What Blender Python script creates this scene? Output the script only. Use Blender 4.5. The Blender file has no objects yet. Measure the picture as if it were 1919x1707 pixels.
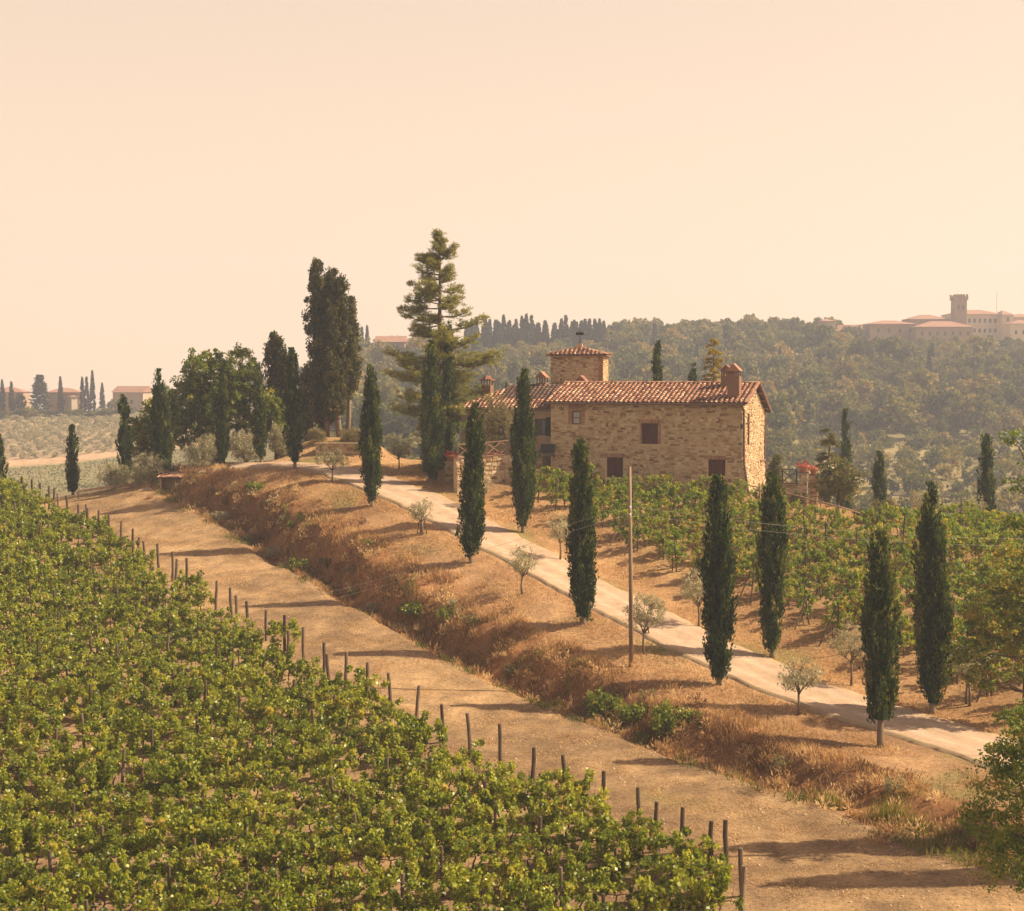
import bpy, math
import numpy as np
from mathutils import Vector, Matrix, Euler

scene = bpy.context.scene
COL = scene.collection
R = math.radians

# ------------------------------------------------------------------ camera
cam_data = bpy.data.cameras.new('camera')
cam = bpy.data.objects.new('camera', cam_data)
COL.objects.link(cam)
cam_data.sensor_width = 36.0
cam_data.lens = 56.28
cam_data.clip_start = 1.0
cam_data.clip_end = 6000.0
cam.location = (0, 0, 0)
cam.rotation_euler = (R(90 - 2.929), 0, 0)
scene.camera = cam

# ------------------------------------------------------------------ light
SUN_EL, SUN_AZ = 41.0, 86.0          # azimuth clockwise from +Y (away from the camera)
sun_dir = Vector((math.cos(R(SUN_EL)) * math.sin(R(SUN_AZ)), math.cos(R(SUN_EL)) * math.cos(R(SUN_AZ)), math.sin(R(SUN_EL))))
sun_data = bpy.data.lights.new('sun', 'SUN')
sun_data.energy = 5.0
sun_data.angle = R(0.53)
sun_data.color = (1.0, 0.82, 0.565)
sun = bpy.data.objects.new('sun', sun_data)
sun.rotation_euler = (-sun_dir).to_track_quat('-Z', 'Y').to_euler()
sun.location = sun_dir * 200
COL.objects.link(sun)

world = bpy.data.worlds.new('World')
scene.world = world
world.use_nodes = True
wn, wl = world.node_tree.nodes, world.node_tree.links
wn.clear()
w_out = wn.new('ShaderNodeOutputWorld')
w_bg = wn.new('ShaderNodeBackground')
w_sky = wn.new('ShaderNodeTexSky')
w_sky.sky_type = 'NISHITA'
w_sky.sun_disc = False
w_sky.sun_elevation = R(SUN_EL)
w_sky.sun_rotation = R(SUN_AZ)
w_sky.altitude = 300
w_sky.air_density = 1.0
w_sky.dust_density = 4.0
w_sky.ozone_density = 0.6
w_tint = wn.new('ShaderNodeMix')
w_tint.data_type = 'RGBA'
w_tint.blend_type = 'MULTIPLY'
w_tint.inputs[0].default_value = 1.0
w_tint.inputs[7].default_value = (1.0, 0.73, 0.56, 1.0)
w_geo = wn.new('ShaderNodeTexCoord')
w_lift = wn.new('ShaderNodeVectorMath')       # the valley haze continues the sky a little under the horizon
w_lift.operation = 'ADD'
w_lift.inputs[1].default_value = (0, 0, 0.045)
wl.new(w_geo.outputs['Generated'], w_lift.inputs[0])
wl.new(w_lift.outputs[0], w_sky.inputs['Vector'])
wl.new(w_sky.outputs[0], w_tint.inputs[6])
w_veil = wn.new('ShaderNodeMix')               # high thin veil of haze evens out the whole sky
w_veil.data_type = 'RGBA'
w_veil.inputs[7].default_value = (7.25, 5.22, 3.52, 1.0)
w_sep = wn.new('ShaderNodeSeparateXYZ')
w_map = wn.new('ShaderNodeMapRange')            # densest towards the horizon, thin overhead
w_map.inputs[1].default_value = 0.0
w_map.inputs[2].default_value = 0.8
w_map.inputs[3].default_value = 0.80
w_map.inputs[4].default_value = 0.06
wl.new(w_geo.outputs['Generated'], w_sep.inputs[0])
wl.new(w_sep.outputs['Z'], w_map.inputs[0])
wl.new(w_map.outputs[0], w_veil.inputs[0])
wl.new(w_tint.outputs[2], w_veil.inputs[6])
wl.new(w_veil.outputs[2], w_bg.inputs['Color'])
w_bg.inputs['Strength'].default_value = 0.092
wl.new(w_bg.outputs[0], w_out.inputs['Surface'])

scene.view_settings.view_transform = 'Standard'
scene.view_settings.look = 'None'
scene.view_settings.exposure = 1.0
scene.view_settings.gamma = 1.0
scene.view_settings.use_curve_mapping = False
try:
    scene.cycles.max_bounces = 6
    scene.cycles.diffuse_bounces = 3
    scene.cycles.transmission_bounces = 3
    scene.cycles.volume_bounces = 0
    scene.cycles.use_denoising = True
except Exception:
    pass

# ------------------------------------------------------------------ helpers
def tag(o, label=None, cat=None, group=None, kind=None):
    if label: o['label'] = label
    if cat: o['category'] = cat
    if group: o['group'] = group
    if kind: o['kind'] = kind
    return o

def empty(name, loc, rz=0.0, label=None, cat=None, group=None, scale=None):
    o = bpy.data.objects.new(name, None)
    o.empty_display_size = 0.3
    COL.objects.link(o)
    o.location = loc
    o.rotation_euler = (0, 0, rz)
    if scale: o.scale = scale
    return tag(o, label, cat, group)

def link(name, me, parent=None, loc=(0, 0, 0), rot=(0, 0, 0), scale=(1, 1, 1), kind=None):
    o = bpy.data.objects.new(name, me)
    COL.objects.link(o)
    if parent is not None: o.parent = parent
    o.location = loc
    o.rotation_euler = rot
    o.scale = scale
    if kind: o['kind'] = kind
    return o

def np_mesh(name, V, F, mats, midx=None, tint=None, col=None, smooth=False):
    """V (n,3); F list of (m,k) index arrays (k = 3 or 4)."""
    me = bpy.data.meshes.new(name)
    V = np.asarray(V, np.float32)
    if not isinstance(F, (list, tuple)): F = [F]
    F = [np.asarray(f, np.int32) for f in F if len(f)]
    loops = np.concatenate([f.ravel() for f in F]).astype(np.int32)
    sizes = np.concatenate([np.full(len(f), f.shape[1], np.int32) for f in F])
    starts = np.concatenate([[0], np.cumsum(sizes)[:-1]]).astype(np.int32)
    me.vertices.add(len(V)); me.vertices.foreach_set('co', V.ravel())
    me.loops.add(len(loops)); me.loops.foreach_set('vertex_index', loops)
    me.polygons.add(len(sizes)); me.polygons.foreach_set('loop_start', starts)
    try: me.polygons.foreach_set('loop_total', sizes)
    except Exception: pass
    for m in (mats if isinstance(mats, (list, tuple)) else [mats]): me.materials.append(m)
    if midx is not None: me.polygons.foreach_set('material_index', np.asarray(midx, np.int32))
    me.polygons.foreach_set('use_smooth', np.full(len(sizes), bool(smooth)))
    if tint is not None:
        a = me.attributes.new('tint', 'FLOAT', 'FACE'); a.data.foreach_set('value', np.asarray(tint, np.float32))
    if col is not None:
        a = me.attributes.new('zone', 'FLOAT_COLOR', 'POINT'); a.data.foreach_set('color', np.asarray(col, np.float32).ravel())
    me.update(calc_edges=True)
    me.validate()
    return me

class MB:
    """collects boxes, tubes and quads into one mesh"""
    def __init__(s): s.v = []; s.q = []; s.t = []; s.n = 0
    def add(s, V, Q=(), T=()):
        V = np.asarray(V, float).reshape(-1, 3)
        s.v.append(V)
        if len(Q): s.q.append(np.asarray(Q, int) + s.n)
        if len(T): s.t.append(np.asarray(T, int) + s.n)
        s.n += len(V); return s
    def box(s, x0, x1, y0, y1, z0, z1, M=None):
        V = np.array([[x, y, z] for z in (z0, z1) for y in (y0, y1) for x in (x0, x1)], float)
        if M is not None: V = V @ np.array(M.to_3x3()).T + np.array(M.translation)
        return s.add(V, [[0, 2, 3, 1], [4, 5, 7, 6], [0, 1, 5, 4], [2, 6, 7, 3], [0, 4, 6, 2], [1, 3, 7, 5]])
    def quad(s, a, b, c, d): return s.add([a, b, c, d], [[0, 1, 2, 3]])
    def tri(s, a, b, c): return s.add([a, b, c], [], [[0, 1, 2]])
    def bar(s, a, b, w, h):
        a = Vector(a); b = Vector(b); d = b - a; L = d.length
        M = Matrix.Translation(a) @ d.to_track_quat('X', 'Z').to_matrix().to_4x4()
        return s.box(0, L, -w / 2, w / 2, -h / 2, h / 2, M)
    def tube(s, P, rad, n=6, cap=True):
        P = [Vector(p) for p in P]
        if not hasattr(rad, '__len__'): rad = [rad] * len(P)
        V = []
        for i, p in enumerate(P):
            d = (P[min(i + 1, len(P) - 1)] - P[max(i - 1, 0)]).normalized()
            u = d.cross(Vector((0.13, 1, 0.07))).normalized(); w = d.cross(u)
            for k in range(n):
                an = 2 * math.pi * k / n
                V.append(p + (u * math.cos(an) + w * math.sin(an)) * rad[i])
        Q = [[i * n + k, i * n + (k + 1) % n, (i + 1) * n + (k + 1) % n, (i + 1) * n + k] for i in range(len(P) - 1) for k in range(n)]
        T = []
        if cap:
            V.append(P[0]); V.append(P[-1]); a = len(V) - 2
            T += [[a, (k + 1) % n, k] for k in range(n)]
            o = (len(P) - 1) * n
            T += [[a + 1, o + k, o + (k + 1) % n] for k in range(n)]
        return s.add(V, Q, T)
    def lathe(s, prof, n=10, c=(0, 0, 0)):
        V = [[c[0] + r * math.cos(2 * math.pi * k / n), c[1] + r * math.sin(2 * math.pi * k / n), c[2] + z] for r, z in prof for k in range(n)]
        Q = [[i * n + k, i * n + (k + 1) % n, (i + 1) * n + (k + 1) % n, (i + 1) * n + k] for i in range(len(prof) - 1) for k in range(n)]
        return s.add(V, Q)
    def mesh(s, name, mats, smooth=False, **kw):
        V = np.concatenate(s.v)
        F = []
        if s.q: F.append(np.concatenate(s.q))
        if s.t: F.append(np.concatenate(s.t))
        return np_mesh(name, V, F, mats, smooth=smooth, **kw)
    def build(s, name, mat, parent=None, smooth=False, **kw): return link(name, s.mesh(name, mat, smooth), parent, **kw)

def unit(a): return a / np.maximum(np.linalg.norm(a, axis=1, keepdims=True), 1e-9)

def leaf_quads(C, D, L, W, rng, N=None):
    """diamond leaves: centres C, long direction D, lengths L, widths W"""
    n = len(C)
    D = unit(D)
    if N is None: N = rng.normal(size=(n, 3))
    S = unit(np.cross(D, N))
    L = np.broadcast_to(np.asarray(L, float).reshape(-1, 1), (n, 1)); W = np.broadcast_to(np.asarray(W, float).reshape(-1, 1), (n, 1))
    V = np.stack([C - D * L / 2, C + S * W / 2 + D * L * 0.05, C + D * L / 2, C - S * W / 2 + D * L * 0.05], axis=1).reshape(-1, 3)
    Q = np.arange(4 * n).reshape(n, 4)
    return V, Q

def foliage(name, parts, mat, extra=None, rng=None):
    """parts: list of (V, Q, tint); one mesh"""
    Vs, Qs, Ts, k = [], [], [], 0
    for V, Q, t in parts:
        Vs.append(V); Qs.append(Q + k); Ts.append(t); k += len(V)
    return np_mesh(name, np.concatenate(Vs), [np.concatenate(Qs)], mat, tint=np.concatenate(Ts))

def vnoise(x, y, sc, seed=0):
    """smooth value noise 0..1 (numpy)"""
    x = np.asarray(x, float) / sc; y = np.asarray(y, float) / sc
    xi = np.floor(x).astype(np.int64); yi = np.floor(y).astype(np.int64); fx = x - xi; fy = y - yi
    fx = fx * fx * (3 - 2 * fx); fy = fy * fy * (3 - 2 * fy)
    def h(i, j):
        k = (i * 374761393 + j * 668265263 + seed * 1442695041) & 0x7fffffff
        k = ((k ^ (k >> 13)) * 1274126177) & 0x7fffffff
        return ((k ^ (k >> 16)) & 0xffff) / 65535.0
    return (h(xi, yi) * (1 - fx) + h(xi + 1, yi) * fx) * (1 - fy) + (h(xi, yi + 1) * (1 - fx) + h(xi + 1, yi + 1) * fx) * fy

# ------------------------------------------------------------------ materials
def nodes_of(name):
    m = bpy.data.materials.new(name); m.use_nodes = True
    nt = m.node_tree; nt.nodes.clear()
    out = nt.nodes.new('ShaderNodeOutputMaterial')
    return m, nt, nt.nodes, nt.links, out

def ramp(N, stops):
    r = N.new('ShaderNodeValToRGB')
    cr = r.color_ramp
    while len(cr.elements) < len(stops): cr.elements.new(0.5)
    for e, (p, c) in zip(cr.elements, stops):
        e.position = p; e.color = (*c, 1)
    return r

def noise(N, L, scale, detail=4, rough=0.6, coord='Object', vec=None, stretch=None):
    t = N.new('ShaderNodeTexNoise'); t.inputs['Scale'].default_value = scale; t.inputs['Detail'].default_value = detail; t.inputs['Roughness'].default_value = rough
    if vec is None:
        tc = N.new('ShaderNodeTexCoord'); vec = tc.outputs[coord]
    if stretch:
        mp = N.new('ShaderNodeMapping'); mp.inputs['Scale'].default_value = stretch
        L.new(vec, mp.inputs['Vector']); vec = mp.outputs[0]
    L.new(vec, t.inputs['Vector'])
    return t

def mixc(N, L, a, b, f, mode='MIX'):
    m = N.new('ShaderNodeMix'); m.data_type = 'RGBA'; m.blend_type = mode
    for s, x in ((6, a), (7, b)):
        if hasattr(x, 'is_linked') or hasattr(x, 'links'): L.new(x, m.inputs[s])
        else: m.inputs[s].default_value = (*x, 1)
    if hasattr(f, 'links'): L.new(f, m.inputs[0])
    else: m.inputs[0].default_value = f
    return m.outputs[2]

def mat_plain(name, stops, scale=3.0, rough=0.8, bump=0.15, bscale=None, per_obj=0.0, stretch=None, spec=0.3, coord='Object', detail=5):
    """noise-ramped surface; per_obj adds a value shift between objects that share the mesh"""
    m, nt, N, L, out = nodes_of(name)
    b = N.new('ShaderNodeBsdfPrincipled')
    n1 = noise(N, L, scale, detail, 0.65, coord, stretch=stretch)
    r = ramp(N, stops)
    fac = n1.outputs['Fac']
    if per_obj:
        oi = N.new('ShaderNodeObjectInfo'); ma = N.new('ShaderNodeMath'); ma.operation = 'MULTIPLY_ADD'
        ma.inputs[1].default_value = per_obj; L.new(oi.outputs['Random'], ma.inputs[0])
        sb = N.new('ShaderNodeMath'); sb.operation = 'SUBTRACT'; sb.inputs[1].default_value = per_obj / 2
        L.new(fac, sb.inputs[0]); L.new(sb.outputs[0], ma.inputs[2]); fac = ma.outputs[0]
    L.new(fac, r.inputs['Fac'])
    L.new(r.outputs['Color'], b.inputs['Base Color'])
    b.inputs['Roughness'].default_value = rough
    b.inputs['Specular IOR Level'].default_value = spec
    if bump:
        n2 = noise(N, L, bscale or scale * 4, 5, 0.7, coord, stretch=stretch)
        bp = N.new('ShaderNodeBump'); bp.inputs['Strength'].default_value = bump; bp.inputs['Distance'].default_value = 0.05
        L.new(n2.outputs['Fac'], bp.inputs['Height']); L.new(bp.outputs['Normal'], b.inputs['Normal'])
    L.new(b.outputs[0], out.inputs['Surface'])
    return m

def mat_leaf(name, stops, trans=0.35, per_obj=0.25, rough=0.5, gloss=0.25, tcol=None):
    m, nt, N, L, out = nodes_of(name)
    at = N.new('ShaderNodeAttribute'); at.attribute_name = 'tint'
    oi = N.new('ShaderNodeObjectInfo')
    ma = N.new('ShaderNodeMath'); ma.operation = 'MULTIPLY_ADD'; ma.inputs[1].default_value = per_obj
    sb = N.new('ShaderNodeMath'); sb.operation = 'SUBTRACT'; sb.inputs[1].default_value = per_obj / 2
    L.new(at.outputs['Fac'], sb.inputs[0]); L.new(oi.outputs['Random'], ma.inputs[0]); L.new(sb.outputs[0], ma.inputs[2])
    r = ramp(N, stops); L.new(ma.outputs[0], r.inputs['Fac'])
    b = N.new('ShaderNodeBsdfPrincipled')
    L.new(r.outputs['Color'], b.inputs['Base Color'])
    b.inputs['Roughness'].default_value = rough
    b.inputs['Specular IOR Level'].default_value = gloss
    t = N.new('ShaderNodeBsdfTranslucent')
    tc = mixc(N, L, r.outputs['Color'], tcol or (1.25, 1.15, 0.6), 1.0, 'MULTIPLY')
    L.new(tc, t.inputs['Color'])
    mx = N.new('ShaderNodeMixShader'); mx.inputs[0].default_value = trans
    L.new(b.outputs[0], mx.inputs[1]); L.new(t.outputs[0], mx.inputs[2])
    L.new(mx.outputs[0], out.inputs['Surface'])
    return m

def mat_zone(name, fine=9.0, bump=0.5, dist=0.06, contrast=0.55):
    """ground whose real colour per place is stored in the 'zone' attribute, broken up by grain"""
    m, nt, N, L, out = nodes_of(name)
    at = N.new('ShaderNodeAttribute'); at.attribute_name = 'zone'
    b = N.new('ShaderNodeBsdfPrincipled'); b.inputs['Roughness'].default_value = 0.95; b.inputs['Specular IOR Level'].default_value = 0.1
    n1 = noise(N, L, fine, 6, 0.75); n2 = noise(N, L, fine * 0.18, 4, 0.6)
    r1 = ramp(N, [(0.28, (1 - contrast, 1 - contrast, 1 - contrast * 0.95)), (0.5, (1, 1, 1)), (0.75, (1 + contrast * 0.6, 1 + contrast * 0.55, 1 + contrast * 0.45))])
    r2 = ramp(N, [(0.3, (0.78, 0.76, 0.74)), (0.7, (1.18, 1.16, 1.1))])
    L.new(n1.outputs['Fac'], r1.inputs['Fac']); L.new(n2.outputs['Fac'], r2.inputs['Fac'])
    c = mixc(N, L, at.outputs['Color'], r1.outputs['Color'], 1.0, 'MULTIPLY')
    c = mixc(N, L, c, r2.outputs['Color'], 1.0, 'MULTIPLY')
    L.new(c, b.inputs['Base Color'])
    n3 = noise(N, L, fine * 1.3, 8, 0.8)
    bp = N.new('ShaderNodeBump'); bp.inputs['Strength'].default_value = bump; bp.inputs['Distance'].default_value = dist
    L.new(n3.outputs['Fac'], bp.inputs['Height']); L.new(bp.outputs['Normal'], b.inputs['Normal'])
    L.new(b.outputs[0], out.inputs['Surface'])
    return m

M = {}
M['ground'] = mat_zone('ground_earth', 5.0, 1.0, 0.16, 0.62)
M['hills'] = mat_zone('hill_earth', 0.35, 0.6, 1.0, 0.4)
def mat_road(name):
    m, nt, N, L, out = nodes_of(name)
    b = N.new('ShaderNodeBsdfPrincipled'); b.inputs['Roughness'].default_value = 0.95; b.inputs['Specular IOR Level'].default_value = 0.1
    at = N.new('ShaderNodeAttribute'); at.attribute_name = 'zone'
    n1 = noise(N, L, 1.3, 8, 0.7); n2 = noise(N, L, 14, 6, 0.8)
    r1 = ramp(N, [(0.3, (0.80, 0.78, 0.76)), (0.7, (1.15, 1.15, 1.14))]); r2 = ramp(N, [(0.3, (0.72, 0.70, 0.68)), (0.55, (1, 1, 1)), (0.72, (1.22, 1.2, 1.18))])
    L.new(n1.outputs['Fac'], r1.inputs['Fac']); L.new(n2.outputs['Fac'], r2.inputs['Fac'])
    c = mixc(N, L, at.outputs['Color'], r1.outputs['Color'], 1.0, 'MULTIPLY'); c = mixc(N, L, c, r2.outputs['Color'], 1.0, 'MULTIPLY')
    L.new(c, b.inputs['Base Color'])
    bp = N.new('ShaderNodeBump'); bp.inputs['Strength'].default_value = .5; bp.inputs['Distance'].default_value = 0.05
    L.new(n2.outputs['Fac'], bp.inputs['Height']); L.new(bp.outputs['Normal'], b.inputs['Normal'])
    L.new(b.outputs[0], out.inputs['Surface'])
    return m
M['road'] = mat_road('pale_gravel')
M['paving'] = mat_plain('patio_paving', [(0.3, (0.36, 0.26, 0.18)), (0.7, (0.46, 0.34, 0.24))], 2, 0.9, 0.3, 14)
M['cypress'] = mat_leaf('cypress_foliage', [(0.0, (0.012, 0.026, 0.007)), (0.5, (0.036, 0.064, 0.015)), (0.82, (0.10, 0.135, 0.028)), (1.0, (0.19, 0.17, 0.04))], 0.33, 0.2, 0.6, 0.15)
M['old_cypress'] = mat_leaf('old_cypress_foliage', [(0.0, (0.022, 0.032, 0.008)), (0.5, (0.066, 0.076, 0.018)), (0.82, (0.155, 0.125, 0.034)), (1.0, (0.26, 0.18, 0.055))], 0.35, 0.1, 0.6, 0.12)
M['vine'] = mat_leaf('vine_leaf', [(0.0, (0.065, 0.102, 0.013)), (0.4, (0.195, 0.245, 0.030)), (0.72, (0.38, 0.40, 0.055)), (0.97, (0.46, 0.42, 0.08)), (1.0, (0.50, 0.34, 0.06))], 0.50, 0.25, 0.38, 0.4, (1.45, 1.30, 0.7))
M['vine_high'] = mat_leaf('high_vine_leaf', [(0.0, (0.055, 0.11, 0.014)), (0.45, (0.14, 0.215, 0.030)), (0.8, (0.25, 0.30, 0.042)), (0.97, (0.37, 0.32, 0.05)), (1.0, (0.42, 0.24, 0.05))], 0.58, 0.22, 0.42, 0.3, (1.45, 1.30, 0.7))
M['olive'] = mat_leaf('olive_leaf', [(0.0, (0.20, 0.19, 0.11)), (0.6, (0.36, 0.33, 0.20)), (1.0, (0.54, 0.48, 0.33))], 0.35, 0.25, 0.45, 0.35, (1.1, 1.05, 0.8))
M['oak'] = mat_leaf('oak_leaf', [(0.0, (0.05, 0.085, 0.016)), (0.5, (0.15, 0.20, 0.034)), (0.9, (0.32, 0.33, 0.06)), (1.0, (0.42, 0.34, 0.06))], 0.52, 0.15, 0.5, 0.3)
M['pine'] = mat_leaf('pine_needles', [(0.0, (0.07, 0.085, 0.022)), (0.5, (0.18, 0.19, 0.045)), (1.0, (0.38, 0.33, 0.09))], 0.5, 0.15, 0.55, 0.2)
M['autumn'] = mat_leaf('autumn_leaf', [(0.0, (0.05, 0.11, 0.016)), (0.5, (0.14, 0.21, 0.030)), (0.9, (0.29, 0.30, 0.04)), (1.0, (0.36, 0.24, 0.04))], 0.42, 0.3, 0.5, 0.3)
M['far_leaf'] = mat_leaf('far_wood_leaf', [(0.0, (0.035, 0.045, 0.018)), (0.4, (0.095, 0.11, 0.032)), (0.75, (0.19, 0.185, 0.045)), (1.0, (0.34, 0.24, 0.075))], 0.32, 0.7, 0.7, 0.1)
M['far_dark'] = mat_leaf('far_conifer_leaf', [(0.0, (0.025, 0.032, 0.016)), (1.0, (0.055, 0.062, 0.03))], 0.15, 0.3, 0.7, 0.1)
M['grass_dry'] = mat_leaf('dry_grass_blade', [(0.0, (0.13, 0.085, 0.045)), (0.3, (0.31, 0.18, 0.09)), (0.65, (0.50, 0.32, 0.16)), (1.0, (0.66, 0.50, 0.28))], 0.4, 0.0, 0.8, 0.1, (1.1, 1.0, 0.8))
M['grass_green'] = mat_leaf('green_grass_blade', [(0.0, (0.07, 0.085, 0.02)), (0.5, (0.15, 0.155, 0.035)), (1.0, (0.30, 0.25, 0.08))], 0.35, 0.0, 0.7, 0.15)
M['bark'] = mat_plain('grey_bark', [(0.3, (0.10, 0.075, 0.05)), (0.7, (0.24, 0.18, 0.12))], 6, 0.9, 0.5, 20, stretch=(1, 1, 0.25))
M['dark_bark'] = mat_plain('dark_bark', [(0.3, (0.06, 0.042, 0.028)), (0.7, (0.15, 0.105, 0.07))], 6, 0.9, 0.5, 20, stretch=(1, 1, 0.25))
M['post'] = mat_plain('weathered_post_wood', [(0.25, (0.055, 0.038, 0.028)), (0.6, (0.13, 0.09, 0.062)), (0.85, (0.24, 0.18, 0.125))], 5, 0.9, 0.4, 30, per_obj=0.45, stretch=(1, 1, 0.2))
M['rail'] = mat_plain('rail_wood', [(0.3, (0.20, 0.115, 0.075)), (0.7, (0.36, 0.22, 0.15))], 5, 0.8, 0.3, 30, per_obj=0.2, stretch=(1, 1, 1))
M['pole'] = mat_plain('utility_pole_wood', [(0.3, (0.15, 0.10, 0.065)), (0.7, (0.30, 0.21, 0.14))], 4, 0.85, 0.3, 30, stretch=(1, 1, 0.1))
M['mortar'] = mat_plain('lime_mortar', [(0.3, (0.42, 0.31, 0.19)), (0.7, (0.52, 0.40, 0.26))], 3, 0.95, 0.4, 25)
STONE = [(0.05, (0.19, 0.11, 0.06)), (0.27, (0.34, 0.225, 0.125)), (0.5, (0.46, 0.335, 0.20)), (0.75, (0.52, 0.40, 0.25)), (0.95, (0.58, 0.47, 0.32))]
M['stone'] = mat_plain('wall_stone', STONE, 2.6, 0.92, 0.6, 18, per_obj=0.9, spec=0.15)
def mat_tint(name, stops, rough=0.9, grain=14.0, amt=0.35):
    m, nt, N, L, out = nodes_of(name)
    at = N.new('ShaderNodeAttribute'); at.attribute_name = 'tint'
    r = ramp(N, stops); L.new(at.outputs['Fac'], r.inputs['Fac'])
    n = noise(N, L, grain, 5, 0.7)
    g = ramp(N, [(0.3, (1 - amt,) * 3), (0.7, (1 + amt,) * 3)]); L.new(n.outputs['Fac'], g.inputs['Fac'])
    c = mixc(N, L, r.outputs['Color'], g.outputs['Color'], 1.0, 'MULTIPLY')
    b = N.new('ShaderNodeBsdfPrincipled'); b.inputs['Roughness'].default_value = rough; b.inputs['Specular IOR Level'].default_value = 0.15
    L.new(c, b.inputs['Base Color']); L.new(b.outputs[0], out.inputs['Surface'])
    return m
M['stone_mass'] = mat_tint('wall_stone_small', STONE)
TILE = [(0.0, (0.12, 0.05, 0.034)), (0.3, (0.25, 0.115, 0.072)), (0.6, (0.40, 0.21, 0.135)), (1.0, (0.58, 0.40, 0.28))]
M['tile'] = mat_plain('terracotta_tile', TILE, 2.5, 0.85, 0.25, 25, per_obj=0.9, spec=0.2)
M['dark_tile'] = mat_plain('dark_roof_tile', [(0.2, (0.045, 0.030, 0.024)), (0.6, (0.10, 0.062, 0.048)), (0.9, (0.20, 0.12, 0.09))], 2.5, 0.9, 0.3, 25, per_obj=0.5)  # darker tile tone for one part of the wing roof
M['tile_mass'] = mat_tint('terracotta_tile_small', TILE)
M['tile_bed'] = mat_plain('tile_bed', [(0.3, (0.05, 0.024, 0.017)), (0.7, (0.10, 0.045, 0.03))], 3, 0.95, 0.3)
M['brick'] = mat_tint('red_brick', [(0.0, (0.22, 0.11, 0.065)), (0.6, (0.32, 0.175, 0.105)), (1.0, (0.44, 0.27, 0.17))])
M['brick_plain'] = mat_plain('red_brickwork', [(0.3, (0.15, 0.078, 0.05)), (0.7, (0.25, 0.14, 0.092))], 9, 0.9, 0.5, 20)
M['plaster'] = mat_plain('ochre_plaster', [(0.3, (0.36, 0.26, 0.16)), (0.7, (0.45, 0.34, 0.22))], 1.2, 0.95, 0.2, 12)
M['shutter'] = mat_plain('brown_shutter_paint', [(0.3, (0.060, 0.013, 0.009)), (0.7, (0.095, 0.024, 0.016))], 3, 0.6, 0.1)
M['frame'] = mat_plain('dark_window_wood', [(0.3, (0.045, 0.028, 0.018)), (0.7, (0.08, 0.05, 0.032))], 4, 0.6, 0.1)
M['glass'] = mat_plain('window_glass', [(0.3, (0.22, 0.22, 0.20)), (0.7, (0.34, 0.33, 0.30))], 2, 0.12, 0.0, spec=0.6)
M['dark_glass'] = mat_plain('dark_window_glass', [(0.3, (0.02, 0.02, 0.02)), (0.7, (0.04, 0.035, 0.03))], 2, 0.12, 0.0, spec=0.6)
M['iron'] = mat_plain('rusty_iron', [(0.3, (0.05, 0.025, 0.018)), (0.7, (0.15, 0.06, 0.035))], 6, 0.7, 0.2)
M['copper'] = mat_plain('weathered_copper_pipe', [(0.3, (0.12, 0.065, 0.042)), (0.7, (0.18, 0.10, 0.065))], 4, 0.5, 0.1)
M['terracotta'] = mat_plain('terracotta_pot', [(0.3, (0.40, 0.15, 0.08)), (0.7, (0.52, 0.22, 0.12))], 4, 0.8, 0.2)
M['flower'] = mat_leaf('red_geranium', [(0.0, (0.06, 0.09, 0.02)), (0.35, (0.45, 0.03, 0.02)), (1.0, (0.75, 0.08, 0.04))], 0.2, 0.0, 0.5, 0.2, (1, 0.8, 0.8))
M['lavender'] = mat_leaf('lavender_leaf', [(0.0, (0.10, 0.10, 0.05)), (0.6, (0.22, 0.19, 0.09)), (1.0, (0.32, 0.26, 0.16))], 0.25, 0.2, 0.6, 0.1)
M['castle_wall'] = mat_plain('far_pale_plaster', [(0.3, (0.36, 0.27, 0.19)), (0.7, (0.46, 0.36, 0.26))], 0.15, 0.95, 0.0)
M['castle_stone'] = mat_plain('far_brown_stone', [(0.3, (0.26, 0.17, 0.115)), (0.7, (0.35, 0.24, 0.165))], 0.3, 0.95, 0.0)
M['cream_wall'] = mat_plain('far_cream_plaster', [(0.3, (0.52, 0.42, 0.30)), (0.7, (0.62, 0.52, 0.38))], 0.15, 0.95, 0.0)
M['far_roof'] = mat_plain('far_terracotta_roof', [(0.3, (0.24, 0.13, 0.09)), (0.7, (0.33, 0.185, 0.13))], 0.4, 0.95, 0.0)
M['far_window'] = mat_plain('far_dark_window', [(0.3, (0.06, 0.05, 0.045)), (0.7, (0.10, 0.08, 0.07))], 0.5, 0.6, 0.0)
M['wire'] = mat_plain('grey_wire', [(0.3, (0.20, 0.18, 0.16)), (0.7, (0.28, 0.26, 0.23))], 3, 0.5, 0.0)
M['white'] = mat_plain('pale_paint', [(0.3, (0.6, 0.58, 0.55)), (0.7, (0.72, 0.7, 0.66))], 2, 0.5, 0.0)
M['black'] = mat_plain('dark_cloth', [(0.3, (0.018, 0.016, 0.015)), (0.7, (0.035, 0.03, 0.028))], 4, 0.8, 0.1)
M['cedar'] = mat_leaf('cedar_needles', [(0.0, (0.045, 0.055, 0.018)), (0.6, (0.10, 0.11, 0.03)), (1.0, (0.20, 0.19, 0.05))], 0.3, 0.0, 0.55, 0.2)
M['gold_conifer'] = mat_leaf('gold_conifer_needles', [(0.0, (0.07, 0.08, 0.02)), (0.6, (0.20, 0.18, 0.04)), (1.0, (0.50, 0.36, 0.06))], 0.4, 0.0, 0.55, 0.2)
M['magnolia'] = mat_leaf('glossy_broad_leaf', [(0.0, (0.05, 0.065, 0.016)), (0.6, (0.15, 0.15, 0.038)), (1.0, (0.28, 0.20, 0.07))], 0.3, 0.0, 0.42, 0.4)
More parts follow.
